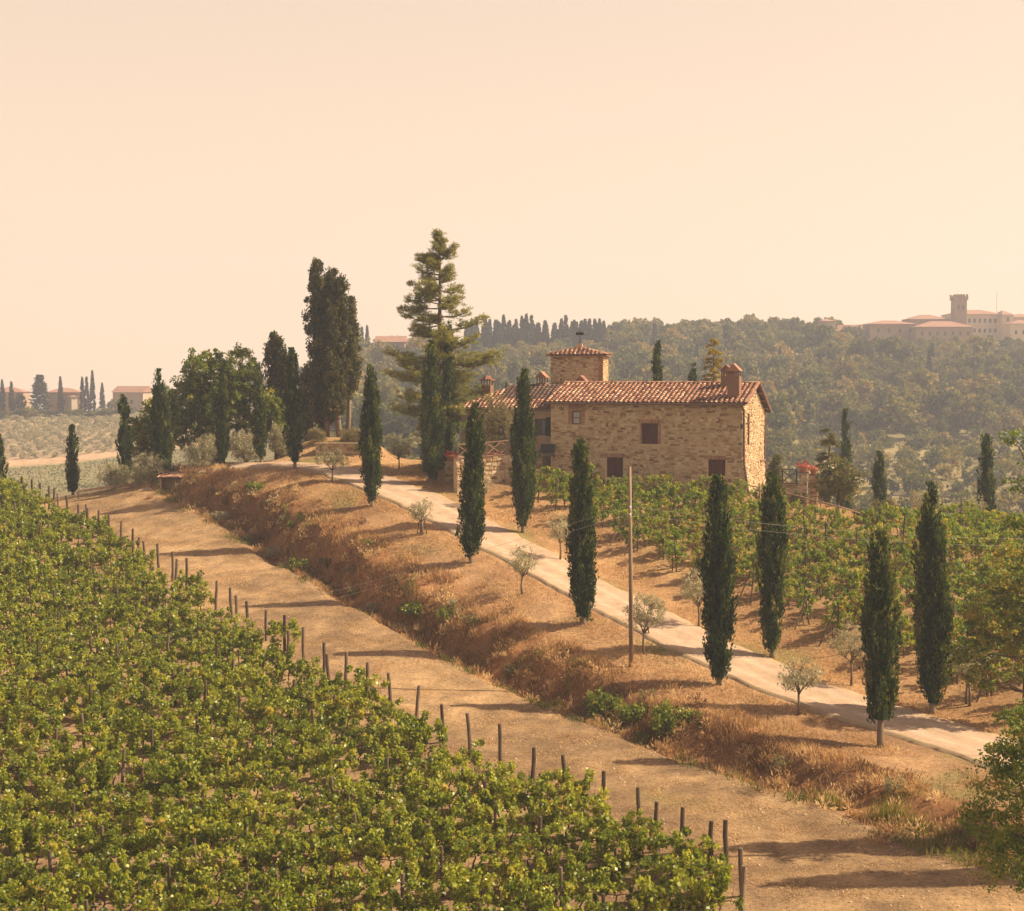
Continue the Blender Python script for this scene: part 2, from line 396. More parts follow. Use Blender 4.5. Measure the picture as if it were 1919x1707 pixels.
M['bramble'] = mat_leaf('bramble_leaf', [(0.0, (0.05, 0.09, 0.018)), (0.6, (0.17, 0.21, 0.035)), (1.0, (0.38, 0.36, 0.06))], 0.4, 0.1, 0.5, 0.3)

# ------------------------------------------------------------------ terrain
# hillside sections: along the drive (u) at several distances across it (v), plus spot heights of the land beyond
A0=np.array([16.8,73.2]);AU=np.array([-.530,.848]);AV=np.array([.848,.530])
LINES=[
(-120,[(-60,-25),(10,-23.5),(45,-19),(84,-13),(100,-15),(130,-27),(170,-30)]),
(-37,[(-60,-23),(-20,-21.2),(10,-19.8),(30,-17.6),(45,-15.6),(60,-13.5),(84,-9.5),(92,-9.8),(105,-13),(130,-26),(170,-30)]),
(-21,[(-60,-22),(-20,-19.4),(10,-18.3),(30,-16.6),(45,-15.0),(60,-13.1),(84,-10.0),(90,-10.2),(103,-13),(130,-26),(170,-30)]),
(-15.4,[(-60,-21.5),(-20,-18.4),(-9,-18.1),(8,-17.75),(14,-17.4),(22,-16.75),(29.4,-16.0),(43.5,-14.6),(54.7,-13.2),(66,-12.2),(80,-10.9),(88,-10.9),(100,-14.5),(130,-27),(170,-30)]),
(-8.3,[(-60,-21.00),(-20,-18.40),(-12,-18.00),(-5,-17.78),(0,-17.74),(5,-17.70),(11,-17.46),(17,-17.14),(22.5,-16.60),(28,-15.90),(35,-15.05),(42,-14.22),(49,-13.34),(55,-12.55),(60,-11.80),(66,-10.88),(72,-9.95),(80,-9.30),(90,-11.00),(105,-15.00),(130,-27.00),(170,-30.00)]),
(-7.4,[(-60,-21.00),(-20,-18.40),(-12,-18.09),(-5,-18.18),(0,-18.19),(5,-18.14),(11,-17.90),(17,-17.57),(22.5,-17.03),(28,-16.32),(35,-15.47),(42,-14.64),(49,-13.75),(55,-12.95),(60,-12.20),(66,-11.13),(72,-10.05),(80,-9.30),(90,-11.00),(105,-15.00),(130,-27.00),(170,-30.00)]),
(-6.5,[(-60,-21.00),(-20,-18.40),(-12,-18.08),(-5,-18.14),(0,-18.14),(5,-18.10),(11,-17.85),(17,-17.53),(22.5,-16.99),(28,-16.28),(35,-15.43),(42,-14.60),(49,-13.71),(55,-12.91),(60,-12.16),(66,-11.11),(72,-10.04),(80,-9.30),(90,-11.00),(105,-15.00),(130,-27.00),(170,-30.00)]),
(-5.1,[(-60,-20.30),(-20,-18.30),(-12,-17.74),(-5,-17.25),(0,-17.07),(5,-16.75),(11,-16.65),(17,-16.07),(22.5,-15.36),(28,-14.47),(35,-13.35),(42,-12.13),(49,-10.91),(55,-10.16),(60,-9.61),(66,-8.96),(72,-8.57),(80,-8.00),(90,-9.70),(105,-13.20),(130,-26.20),(170,-30.20)]),
(-3.6,[(-60,-20.25),(-20,-18.25),(-12,-17.69),(-5,-17.20),(0,-16.95),(5,-16.55),(11,-16.36),(17,-15.71),(22.5,-14.97),(28,-14.06),(35,-12.90),(42,-11.58),(49,-10.27),(55,-9.43),(60,-8.81),(66,-8.20),(72,-7.85),(80,-8.10),(90,-9.80),(105,-13.30),(130,-26.30),(170,-30.30)]),
(-0.8,[(-60,-20.2),(-20,-18.2),(-5,-17.5),(0,-17.2),(11,-16.2),(22.5,-14.4),(35,-12.05),(49,-9.5),(58,-8.3),(64,-7.72),(72,-7.45),(80,-7.8),(90,-9.5),(105,-13),(130,-26),(170,-30)]),
(7.5,[(-60,-20.2),(-20,-18.2),(-5,-17.5),(0,-17.2),(11,-16.2),(22.5,-14.4),(35,-12.05),(49,-9.2),(58,-8.1),(64,-7.6),(72,-7.4),(80,-7.6),(90,-9),(105,-13),(130,-26),(170,-30)]),
(10,[(-60,-20),(-20,-17.9),(-5,-17.1),(0,-16.8),(11,-15.7),(22.5,-13.9),(35,-11.6),(49,-8.4),(58,-7.7),(64,-7.55),(72,-7.4),(80,-7.6),(90,-9),(105,-13),(130,-26),(170,-30)]),
(24,[(-60,-19),(-20,-16.3),(0,-14.7),(10,-13.3),(18,-11.9),(28,-10.3),(38,-8.95),(50,-8.0),(60,-7.7),(72,-8),(85,-10),(105,-17),(130,-27),(170,-30)]),
(32,[(-60,-18),(-20,-15),(0,-13.4),(18,-11.5),(28,-10.8),(38,-10.0),(50,-8.8),(60,-9.5),(72,-11.5),(85,-15),(105,-20),(130,-28),(170,-30)]),
(42,[(-60,-18),(-20,-15.5),(0,-14.2),(18,-13.3),(28,-13.4),(38,-13.3),(50,-14.5),(70,-18),(105,-24),(130,-29),(170,-31)]),
(70,[(-60,-22),(0,-22),(40,-24),(90,-29),(130,-31),(170,-32)]),
(140,[(-60,-30),(40,-34),(170,-34)]),
]
FAR=[ # x,y,z
(128,640,13),(200,640,14),(60,625,11.5),(95,620,12),(10,600,10),(-45,560,3),(128,560,3),(60,540,-1),(180,560,4),
(110,430,-18),(200,430,-17),(90,330,-22),(140,330,-22),(95,280,-27),(150,290,-26),(40,420,-14),(10,430,-12),(0,330,-21),(-30,350,-14),(-40,270,-24),
(60,220,-34),(120,220,-35),(-20,220,-28),(-172,600,-13),(-145,600,-16),(-120,600,-14),(-220,600,-14),(-157,560,-17),(-129,450,-25),(-104,400,-28),(-140,400,-28),(-60,330,-27),(-80,250,-33),(-140,250,-33),(-90,560,-9),(-120,760,-40),(-200,760,-45),
(-60,760,-10),(0,760,0),(80,780,5),(180,780,5),(0,950,-30),(-200,1000,-80),(200,1000,-40),(-300,400,-40),(300,400,-30),(300,640,8),(-320,640,-25),(320,250,-36),(-250,200,-34),
(0,1600,-110),(-500,1600,-120),(500,1600,-110),(-600,600,-60),(600,600,-20),(-500,100,-40),(500,100,-40),(0,-150,-28),(-400,-150,-30),(400,-150,-30),(900,900,-80),(-900,900,-90),
(0,30,-24),(-60,30,-25),(80,30,-27),(-100,100,-26),(140,120,-35)]
_F=np.array(FAR,float)
def _rbf():
    p=_F[:,:2];d=np.linalg.norm(p[:,None]-p[None],axis=2)
    n=len(p);M=np.zeros((n+3,n+3));M[:n,:n]=-d+np.eye(n)*6;M[:n,n]=1;M[:n,n+1:]=p/500;M[n,:n]=1;M[n+1:,:n]=(p/500).T
    return np.linalg.solve(M,np.r_[_F[:,2],0,0,0])
_W=_rbf()
def far_z(x,y):
    x=np.asarray(x,float);y=np.asarray(y,float);o=np.zeros(x.shape)
    for (px,py,_),w in zip(FAR,_W[:-3]): o-=w*np.hypot(x-px,y-py)
    return o+_W[-3]+_W[-2]*x/500+_W[-1]*y/500
_VS=np.array([l[0] for l in LINES],float)
_UG=np.arange(-60,171,1.0)
def _tab():
    T=[]
    for v,pts in LINES:
        p=np.array(pts,float);z=np.interp(_UG,p[:,0],p[:,1])
        k=np.exp(-.5*(np.arange(-9,10)/3.2)**2);k/=k.sum()
        T.append(np.convolve(np.pad(z,9,mode='edge'),k,'valid'))
    return np.array(T)
_T=_tab()
def uv(x,y):
    dx=np.asarray(x,float)-A0[0];dy=np.asarray(y,float)-A0[1]
    return dx*AU[0]+dy*AU[1],dx*AV[0]+dy*AV[1]
def near_z(x,y):
    u,v=uv(x,y);u=np.clip(u,-60,169.99);v=np.clip(v,-119.9,139.9)
    fi=u+60;i=fi.astype(int);i=np.minimum(i,_T.shape[1]-2);f=fi-i
    k=np.clip(np.searchsorted(_VS,v,side='right')-1,0,len(_VS)-2)
    t=(v-_VS[k])/(_VS[k+1]-_VS[k])
    z0=_T[k,i]*(1-f)+_T[k,i+1]*f;z1=_T[k+1,i]*(1-f)+_T[k+1,i+1]*f
    return z0*(1-t)+z1*t
def base_ground(x,y):
    x=np.asarray(x,float);y=np.asarray(y,float)
    w=np.clip(np.maximum.reduce([(np.abs(x-0)-58)/35,(y-165)/50,(42-y)/25]),0,1)
    w=w*w*(3-2*w)
    return near_z(x,y)*(1-w)+far_z(x,y)*w
def ground(x, y):
    x = np.asarray(x, float); y = np.asarray(y, float)
    u, v = uv(x, y)
    wave = np.clip(1 - np.abs(v + 6.2) / 3.4, 0, 1) * np.clip((82 - u) / 10, 0, 1) * ((vnoise(u, v * .3, 6.5, 5) - .5) * 2.6 + (vnoise(u, v * .5, 2.4, 6) - .5) * 1.2)
    z = base_ground(x + AV[0] * wave, y + AV[1] * wave)
    near = np.clip(1 - np.maximum(np.abs(x) - 60, 0) / 10, 0, 1) * np.clip((170 - y) / 12, 0, 1) * np.clip((y - 30) / 8, 0, 1)
    offroad = np.clip(np.maximum((0.6 - v), (v - 6.8)) / 1.0, 0, 1)
    z = z + near * offroad * ((vnoise(x, y, 3.1, 3) - 0.5) * 0.16 + (vnoise(x, y, 1.1, 4) - 0.5) * 0.07)
    bank = np.exp(-((v + 5.6) / 1.6) ** 2) * np.clip((80 - u) / 8, 0, 1) * near
    z = z + bank * ((vnoise(x, y, 4.5, 7) - 0.5) * 0.9 + (vnoise(x, y, 1.6, 8) - 0.5) * 0.4)
    # raised planting bed at the top of the drive
    z = z + 1.9 * np.exp(-((x + 15.2) / 4.2) ** 4 - ((y - 140.0) / 4.6) ** 4)
    return z

def gz(x, y): return float(ground(x, y))

def lerp(a, b, t): return a + (b - a) * t[..., None]

def near_zone(x, y):
    u, v = uv(x, y)
    sh = x.shape
    c = lambda r, g, b: np.broadcast_to(np.array([r, g, b], float), sh + (3,))
    n1 = vnoise(x, y, 5.0, 11); n2 = vnoise(x, y, 2.0, 12); n3 = vnoise(x, y, 0.9, 13); n4 = vnoise(x, y, 11.0, 14)
    k = np.clip((n1 * 0.5 + n2 * 0.35 + n3 * 0.25 - 0.35) * 2.2, 0, 1)
    soil = lerp(c(.28, .18, .11), c(.42, .285, .165), k)
    terr = lerp(c(.235, .155, .088), c(.44, .295, .165), np.clip(k * .75 + (n3 - .35) * .6 + (vnoise(x, y, .45, 17) - .5) * .5, 0, 1))
    terr = lerp(terr, c(.27, .225, .095), np.clip((n4 + n2 * 0.4 - 0.92) * 3, 0, .75))
    bank = lerp(c(.20, .105, .052), c(.40, .20, .09), k)
    mead = lerp(c(.31, .185, .10), c(.47, .30, .165), k)
    mead = lerp(mead, c(.20, .19, .07), np.clip((vnoise(x, y, 4.2, 15) + n3 * 0.35 - 0.88) * 3.2, 0, .85))
    rside = lerp(c(.37, .22, .11), c(.47, .29, .15), k)
    rside = lerp(rside, c(.24, .21, .08), np.clip((vnoise(x, y, 5.2, 16) + n3 * 0.3 - 0.80) * 3, 0, .8))
    rvine = lerp(c(.30, .18, .09), c(.44, .28, .14), k)
    beyond = lerp(c(.20, .16, .08), c(.32, .24, .12), k)
    j = (n2 - .5) * 1.2 + (n3 - .5) * 0.8 + np.clip(1 - np.abs(v + 6.2) / 3.4, 0, 1) * ((vnoise(u, v * .3, 6.5, 5) - .5) * 2.6 + (vnoise(u, v * .5, 2.4, 6) - .5) * 1.2)
    vv = v + j
    s = lambda e, w: np.clip((vv - e) / w + .5, 0, 1)
    col = lerp(soil, terr, s(-15.8, 1.2))
    col = lerp(col, bank, s(-7.6, 1.0) * np.clip((82 - u) / 5, 0, 1))
    col = lerp(col, mead, s(-3.2, 2.0))
    col = lerp(col, rside, s(5.0, 1.0))
    col = lerp(col, rvine, s(9.5, 1.5))
    col = lerp(col, beyond, np.clip((u + j * 2 - 88) / 6, 0, 1))
    col = lerp(col, beyond, s(39.0, 3.0))
    return col

def far_zone(x, y):
    sh = x.shape
    c = lambda r, g, b: np.broadcast_to(np.array([r, g, b], float), sh + (3,))
    n = vnoise(x, y, 30, 21); n2 = vnoise(x, y, 9, 22)
    col = lerp(c(.17, .15, .075), c(.26, .21, .10), n)
    brush = ((x > 45) & (y > 225) & (y < 425)).astype(float)
    col = lerp(col, lerp(c(.20, .18, .08), c(.32, .235, .12), n2), brush * np.clip(n + .25, 0, 1))
    left = (x < -70) & (y > 380)
    grove = (left & (y > 455) & (y < 575)).astype(float)
    col = lerp(col, lerp(c(.30, .23, .14), c(.38, .29, .175), n2), grove)
    field = (left & (y <= 447)).astype(float)
    col = lerp(col, lerp(c(.17, .175, .085), c(.30, .25, .13), np.clip(n2 * .6 + n * .5, 0, 1)), field)
    track = (left & (y > 447) & (y <= 456)).astype(float)
    col = lerp(col, c(.50, .34, .22), track)
    top = (left & (y >= 575)).astype(float)
    col = lerp(col, lerp(c(.26, .22, .10), c(.42, .32, .16), n2), top)
    return col

def grid_mesh(xs, ys, keep=None, dz=0.0, zone=near_zone):
    X, Y = np.meshgrid(xs, ys)
    Z = ground(X, Y) + dz
    V = np.stack([X, Y, Z], -1).reshape(-1, 3)
    nx, ny = len(xs), len(ys)
    i = np.arange((ny - 1) * (nx - 1)); r = i // (nx - 1); q = i % (nx - 1)
    a = r * nx + q
    F = np.stack([a, a + 1, a + nx + 1, a + nx], 1)
    if keep is not None:
        cx = (X[:-1, :-1] + X[1:, 1:]) / 2; cy = (Y[:-1, :-1] + Y[1:, 1:]) / 2
        F = F[keep(cx, cy).ravel()]
    col = np.ones((ny, nx, 4)); col[..., :3] = zone(X, Y)
    return V, F, col.reshape(-1, 4)

V, F, C = grid_mesh(np.arange(-62, 62.01, 0.4), np.arange(40, 166.01, 0.4))
me = np_mesh('ground', V, F, M['ground'], col=C, smooth=True)
link('ground', me, kind='structure')
V, F, C = grid_mesh(np.r_[np.arange(-900, -300, 30), np.arange(-300, 301, 6.0), np.arange(330, 901, 30)], np.r_[np.arange(-200, 0, 20), np.arange(0, 720, 6.0), np.arange(720, 1800, 30)],
                    keep=lambda x, y: ~((np.abs(x) < 55) & (y > 47) & (y < 159)), dz=-0.35, zone=far_zone)
me = np_mesh('hills', V, F, M['hills'], col=C, smooth=True)
link('hills', me, kind='structure')

# gravel drive: follows the ridge and spreads into the yard in front of the beds
def drive(u0, u1):
    us = np.arange(u0, u1, 0.35)
    vs = np.linspace(0, 1, 25)
    rows, cols = [], []
    for u in us:
        bend = max(0.0, u - 62); low = max(0.0, 9 - u)
        vc = 3.25 - 0.050 * bend ** 2 + .11 * min(low, 14)
        wd = 2.32 + min(1.3, 0.06 * bend) + .03 * min(low, 14)
        l = vc - wd + (vnoise(u, 0, 2.5, 31) - .5) * 0.40 + (vnoise(u, 0, .7, 32) - .5) * 0.22
        r = vc + wd + (vnoise(u, 9, 2.5, 33) - .5) * 0.70 + (vnoise(u, 9, .7, 34) - .5) * 0.30
        w = l + (r - l) * vs
        p = A0[None] + u * AU[None] + w[:, None] * AV[None]
        q = (w - vc)                                    # two wheel tracks, a slightly raised middle
        rut = np.exp(-((np.abs(q) - .85) / .32) ** 2)
        z = ground(p[:, 0], p[:, 1]) + 0.045 + 0.05 * np.sin(np.pi * vs) - .035 * rut + (vnoise(p[:, 0], p[:, 1], .8, 35) - .5) * .03
        z += np.clip(.10 - vs * .25, 0, .10); z[0] -= 0.28; z[-1] -= 0.16
        rows.append(np.c_[p, z])
        n = vnoise(p[:, 0], p[:, 1], 1.3, 36); e = np.clip((np.abs(vs - .5) * 2 - .72) / .28, 0, 1) * (.5 + n)
        c = lerp(np.broadcast_to(np.array([.40, .29, .205]), (25, 3)), np.broadcast_to(np.array([.47, .35, .26]), (25, 3)), np.clip(rut * .8 + (n - .5) * .6, 0, 1))
        mid = np.exp(-(q / .35) ** 2) * np.clip((vnoise(u, 3, 4, 37) - .45) * 3, 0, .25) * (.4 + n)
        c = lerp(c, np.broadcast_to(np.array([.33, .25, .13]), (25, 3)), np.clip(mid + .65 * e, 0, .85))
        cols.append(np.c_[c, np.ones(25)])
    V = np.concatenate(rows); nx = 25; ny = len(rows)
    i = np.arange((ny - 1) * (nx - 1)); a = (i // (nx - 1)) * nx + i % (nx - 1)
    return V, np.stack([a, a + 1, a + nx + 1, a + nx], 1), np.concatenate(cols)
V, F, C = drive(-32, 76)
link('road', np_mesh('road', V, F, M['road'], col=C, smooth=True), kind='structure')

# ------------------------------------------------------------------ air
hz = MB().box(-640, 640, -60, 900, -160, 62)
hm, nt, N, L, out = nodes_of('valley_haze')
pv = N.new('ShaderNodeVolumePrincipled')
pv.inputs['Color'].default_value = (0.74, 0.80, 0.98, 1)
pv.inputs['Density'].default_value = 0.00049
pv.inputs['Anisotropy'].default_value = 0.2
L.new(pv.outputs[0], out.inputs['Volume'])
hz.build('haze', hm, kind='stuff')
# ------------------------------------------------------------------ farmhouse
TH = R(-20)
def irregular_stone(seed):
    """unit block (x -.5...5, z -.5...5), face at y=-.5, uneven outline, slightly domed"""
    r = np.random.default_rng(seed)
    P = np.array([(-.5, -.36), (-.38, -.5), (0.05, -.48), (.4, -.5), (.5, -.3), (.48, .28), (.36, .5), (-.05, .47), (-.4, .5), (-.5, .3)]) + r.normal(0, .05, (10, 2))
    n = len(P)
    V = [(p[0], .5, p[1]) for p in P] + [(p[0], -.30, p[1]) for p in P] + [(p[0] * .82, -.5 + r.normal(0, .06), p[1] * .80) for p in P]
    Q = [[i, (i + 1) % n, n + (i + 1) % n, n + i] for i in range(n)] + [[n + i, n + (i + 1) % n, 2 * n + (i + 1) % n, 2 * n + i] for i in range(n)]
    V.append((0, -.52, 0)); c = len(V) - 1
    T = [[c, 2 * n + i, 2 * n + (i + 1) % n] for i in range(n)]
    return np.array(V), np.array(Q), np.array(T)
STONES = [irregular_stone(100 + i) for i in range(7)]
STONE_ME = [np_mesh('stone', v, [q, t], M['stone']) for v, q, t in STONES]

def stone_layout(w, h, rng, ch=(0.15, 0.30), cw=(0.19, 0.52), skip=None, top=None):
    """courses of stones on a w x h wall: list of (x, z, w, h)"""
    out = []; z = 0.0
    while z < h - 0.05:
        hh = min(rng.uniform(*ch), h - z)
        x = -rng.uniform(0, .2)
        while x < w:
            ww = rng.uniform(*cw)
            x0, x1 = max(x, 0), min(x + ww, w)
            if x1 - x0 > 0.08:
                zz = z + rng.normal(0, .03); h2 = hh * rng.uniform(.74, 1.08)
                cx = (x0 + x1) / 2; cz = zz + hh / 2
                if not (skip and skip(x0, x1, cz - h2 / 2, cz + h2 / 2)) and (top is None or cz + h2 * .6 < top(cx)):
                    q = rng.random()
                    if hh > .21 and q < .35:          # two thin stones instead of one
                        f = rng.uniform(.38, .62)
                        out.append((cx, cz - h2 * (1 - f) / 2, (x1 - x0) * .96, h2 * f * .94)); out.append((cx, cz + h2 * f / 2, (x1 - x0) * .96, h2 * (1 - f) * .94))
                    elif x1 - x0 > .4 and q < .55:    # split upright
                        f = rng.uniform(.35, .65); wv = x1 - x0
                        out.append((x0 + wv * f / 2, cz, wv * f * .95, h2 * .96)); out.append((x0 + wv * (f + 1) / 2, cz + rng.normal(0, .015), wv * (1 - f) * .95, h2 * rng.uniform(.8, .96)))
                    else:
                        out.append((cx, cz, (x1 - x0) * rng.uniform(.93, .98), h2 * .96))
            x += ww
        z += hh
    return out

def lay_stones(parent, stones, to_local, rotz, rng, nmax, depth=0.14, single=True):
    """the largest nmax as single parts, the rest joined"""
    order = sorted(range(len(stones)), key=lambda i: -stones[i][2] * stones[i][3])
    big = set(order[:nmax]) if single else set()
    Vs, Qs, Ts, tint, k = [], [], [], [], 0
    for i, (x, z, w, h) in enumerate(stones):
        p = to_local(x, z)
        pr = rng.uniform(-.02, .018); ry = rng.normal(0, .045)
        if i in big:
            link('stone', STONE_ME[i % 7], parent, (p[0], p[1], p[2]), (0, ry, rotz), (w, depth + pr * 2, h))
        else:
            v, q, t = STONES[i % 7]
            v = v * [w, depth + pr * 2, h]
            v = np.stack([v[:, 0] * math.cos(ry) + v[:, 2] * math.sin(ry), v[:, 1], v[:, 2] * math.cos(ry) - v[:, 0] * math.sin(ry)], 1)
            c, s = math.cos(rotz), math.sin(rotz)
            v = np.stack([v[:, 0] * c - v[:, 1] * s + p[0], v[:, 0] * s + v[:, 1] * c + p[1], v[:, 2] + p[2]], 1)
            Vs.append(v); Qs.append(q + k); Ts.append(t + k); k += len(v)
            tt = np.clip(rng.normal(.5, .22), 0, 1); tint.append((tt, len(q), len(t)))
    if Vs:
        tn = np.r_[np.concatenate([np.full(a, t) for t, a, b in tint]), np.concatenate([np.full(b, t) for t, a, b in tint])]
        me = np_mesh('small_stones', np.concatenate(Vs), [np.concatenate(Qs), np.concatenate(Ts)], M['stone_mass'], tint=tn)
        link('small_stones', me, parent, kind='stuff')

def tile_geo(L=0.44, r0=0.115, r1=0.09, n=6, h=0.075):
    """cover tile: a tapered half barrel lying along -y (low end at y=-L/2), with wall thickness at its low end"""
    V = []
    for y, r in ((-L / 2, r0), (L / 2, r1)):
        for s in (1.0, .82):
            for k in range(n + 1):
                a = math.pi * k / n
                V.append((-r * s * math.cos(a), y, h * s * (r / r0) * math.sin(a)))
    m = n + 1
    Q = []
    for k in range(n):
        Q.append([k, k + 1, 2 * m + k + 1, 2 * m + k])
        Q.append([k, m + k, m + k + 1, k + 1])
        Q.append([m + k, 3 * m + k, 3 * m + k + 1, m + k + 1])
    return np.array(V), np.array(Q)
TV, TQ = tile_geo()
DARK_TILE_ME = np_mesh('roof_tile', TV, [TQ], M['dark_tile'], smooth=False)
TILE_ME = np_mesh('roof_tile', TV, [TQ], M['tile'], smooth=False)

def lay_tiles(parent, O, X, Yd, width, length, rng, nmax, left=lambda t: 0.0, right=None, pitch=0.36, expo=0.36, name='roof_tile', old=None):  # old(x, y) picks the spots that get the darker tile mesh
    """O = eave corner, X = unit vector along the eave, Yd = unit vector up the slope; cover tiles in columns"""
    X = Vector(X); Yd = Vector(Yd); Nn = X.cross(Yd).normalized()
    Mx = Matrix((X, Yd, Nn)).transposed().to_4x4()
    rot = Mx.to_euler()
    spots = []
    nc = int(width / pitch); nr = int(length / expo) + 1
    for j in range(nr):
        for i in range(nc):
            x = (i + .5) * width / nc; y = .16 + j * expo
            if y > length - .02: continue
            if x < left(y) or x > (width if right is None else right(y)): continue
            spots.append((x + rng.normal(0, .012), y + rng.normal(0, .02), j))
    Vs, Qs, tint, k = [], [], [], 0
    A = np.array(Mx.to_3x3())
    for q, (x, y, j) in enumerate(spots):
        p = Vector(O) + X * x + Yd * y + Nn * (0.035 + rng.uniform(0, .012))
        rz = rng.normal(0, .03)
        if q < nmax:
            o = link(name, DARK_TILE_ME if old and old(x, y) else TILE_ME, parent, p, (Mx @ Matrix.Rotation(rz, 4, 'Z') @ Matrix.Rotation(-0.11, 4, 'X')).to_euler())
        else:
            v = TV @ np.array(Matrix.Rotation(rz, 3, 'Z') @ Matrix.Rotation(-0.11, 3, 'X')).T
            Vs.append(v @ A.T + np.array(p)); Qs.append(TQ + k); k += len(TV)
            tint.append(np.full(len(TQ), np.clip(rng.normal(.5, .2), 0, 1)))
    if Vs:
        link('roof_tiles', np_mesh('roof_tiles', np.concatenate(Vs), [np.concatenate(Qs)], M['tile_mass'], tint=np.concatenate(tint)), parent, kind='stuff')

def brick_band(parent, name, x0, x1, z0, z1, y, rng, bw=0.26, bh=0.07, upright=False):
    """brickwork set 2 cm proud of the stones; the bricks are too small to pick out singly"""
    Vs = MB(); tint = []
    if upright: bw, bh = bh + .01, (z1 - z0)
    z = z0; row = 0
    while z < z1 - .01:
        hh = min(bh, z1 - z)
        x = x0 - (bw / 2 if row % 2 else 0)
        while x < x1 - .005:
            a, b = max(x, x0), min(x + bw, x1)
            if b - a > .02:
                Vs.box(a + .006, b - .006, y - rng.uniform(.0, .012), y + .1, z + .006, z + hh - .006)
                tint += [np.clip(rng.normal(.5, .25), 0, 1)] * 6
            x += bw
        z += bh; row += 1
    return link(name, Vs.mesh(name, M['brick'], tint=np.array(tint)), parent, kind='stuff')

def wall_face(mb, O, X, w, z0, z1, holes, depth=0.30):
    """vertical wall face from O along X (unit, xy) with rectangular openings and their reveals; inward = X rotated left"""
    xs = sorted({0.0, w} | {h[0] for h in holes} | {h[1] for h in holes}); zs = sorted({z0, z1} | {h[2] for h in holes} | {h[3] for h in holes})
    In = (-X[1], X[0])
    P = lambda x, z, d=0: (O[0] + X[0] * x + In[0] * d, O[1] + X[1] * x + In[1] * d, z)
    for a, b in zip(xs, xs[1:]):
        for c, d in zip(zs, zs[1:]):
            mx, mz = (a + b) / 2, (c + d) / 2
            if any(h[0] < mx < h[1] and h[2] < mz < h[3] for h in holes): continue
            mb.quad(P(a, c), P(b, c), P(b, d), P(a, d))
    for a, b, c, d in holes:
        mb.quad(P(a, c), P(a, d), P(a, d, depth), P(a, c, depth)); mb.quad(P(b, c, depth), P(b, d, depth), P(b, d), P(b, c))
        mb.quad(P(a, d), P(b, d), P(b, d, depth), P(a, d, depth)); mb.quad(P(a, c, depth), P(b, c, depth), P(b, c), P(a, c))

rng = np.random.default_rng(5)
HB = -9.6                                     # foot of the wall
house = empty('farmhouse', (17.1, 118.5, HB), TH, 'long two storey stone farmhouse with terracotta tiled gable roof above the upper vineyard', 'farmhouse')
# local frame: x to the left is negative along the front, y to the rear, z up from HB
W, Dp = 15.0, 8.0
EZ, RZ, BZ = 7.60, 8.88, 6.95                # front eave, ridge, rear eave
RY = 4.1
# openings on the front (x measured from the left corner)
wins = [(-13.3, -12.6, 5.70, 6.73), (-7.78, -6.49, 4.28, 5.85), (-10.5, -9.2, 1.7, 3.22), (-2.6, -1.3, 1.8, 3.2)]
mb = MB()
holes = [(a + W, b + W, c, d) for a, b, c, d in wins]
wall_face(mb, (-W, 0), (1, 0), W, -1.0, EZ - .02, holes)
# right gable with its battered foot
fl = 0.55
mb.quad((0, 0, EZ - .02), (0, 0, 3.0), (0, Dp, 3.0), (0, Dp, BZ - .05))
mb.tri((0, 0, EZ - .02), (0, Dp, BZ - .05), (0, RY, RZ - .12))
mb.quad((0, 0, 3.0), (fl, 0, -1), (fl, Dp, -1), (0, Dp, 3.0))
mb.tri((0, 0, 3.0), (0, 0, -1), (fl, 0, -1))
mb.tri((0, Dp, 3.0), (fl, Dp, -1), (0, Dp, -1))
mb.quad((0, Dp, -1), (-W, Dp, -1), (-W, Dp, BZ - .05), (0, Dp, BZ - .05))
mb.quad((-W, Dp, -1), (-W, 0, -1), (-W, 0, EZ - .02), (-W, Dp, BZ - .05)); mb.tri((-W, Dp, BZ - .05), (-W, 0, EZ - .02), (-W, RY, RZ - .12))
mb.build('wall', M['mortar'], house)
def skipw(x0, x1, z0, z1):
    for a, b, c, d in [(a - (.32 if i == 0 else .14 if i == 1 else .03), b + (.47 if i == 0 else .26 if i == 1 else .03), c - .06, d + (.52 if i == 0 else .33)) for i, (a, b, c, d) in enumerate(wins)]:
        if x1 - W > a and x0 - W < b and z1 > c and z0 < d: return True
    return False
lay_stones(house, stone_layout(W - .02, EZ - .12, rng, skip=skipw), lambda x, z: (x - W, 0.015, z), 0.0, rng, 300)
# gable stones: seen edge-on, joined
gs = stone_layout(Dp, RZ - 3.0, rng, ch=(.12, .24), cw=(.18, .45), top=lambda y: (EZ + (RZ - EZ) * y / RY if y < RY else RZ - (RZ - BZ) * (y - RY) / (Dp - RY)) - 3.15)
lay_stones(house, gs, lambda y, z: (-0.015, y, z + 3.0), R(90), rng, 0, single=False)
# the battered foot of the gable follows the same stonework, leaning outwards
gb = stone_layout(Dp, 3.9, rng, ch=(.12, .24), cw=(.18, .45))
lay_stones(house, gb, lambda y, z: (fl * (3.9 - z) / 4.0 - .0, y, z - .9), R(90), rng, 0, single=False)
# brick surrounds
for i, (a, b, c, d) in enumerate(wins):
    if i == 0: brick_band(house, 'brick_surround', a - .28, b + .45, d + .0, d + .5, -.03, rng); brick_band(house, 'brick_surround', b + .0, b + .36, c, d, -.03, rng); brick_band(house, 'brick_surround', a - .28, a, c, d, -.03, rng)
    else:
        brick_band(house, 'brick_lintel', a - (.62 if i == 1 else .36), b + (.48 if i == 1 else .36), d, d + .30, -.035, rng, upright=True)
        if i == 1: brick_band(house, 'brick_surround', a - .12, a, c, d, -.03, rng); brick_band(house, 'brick_surround', b, b + .24, c, d, -.03, rng)
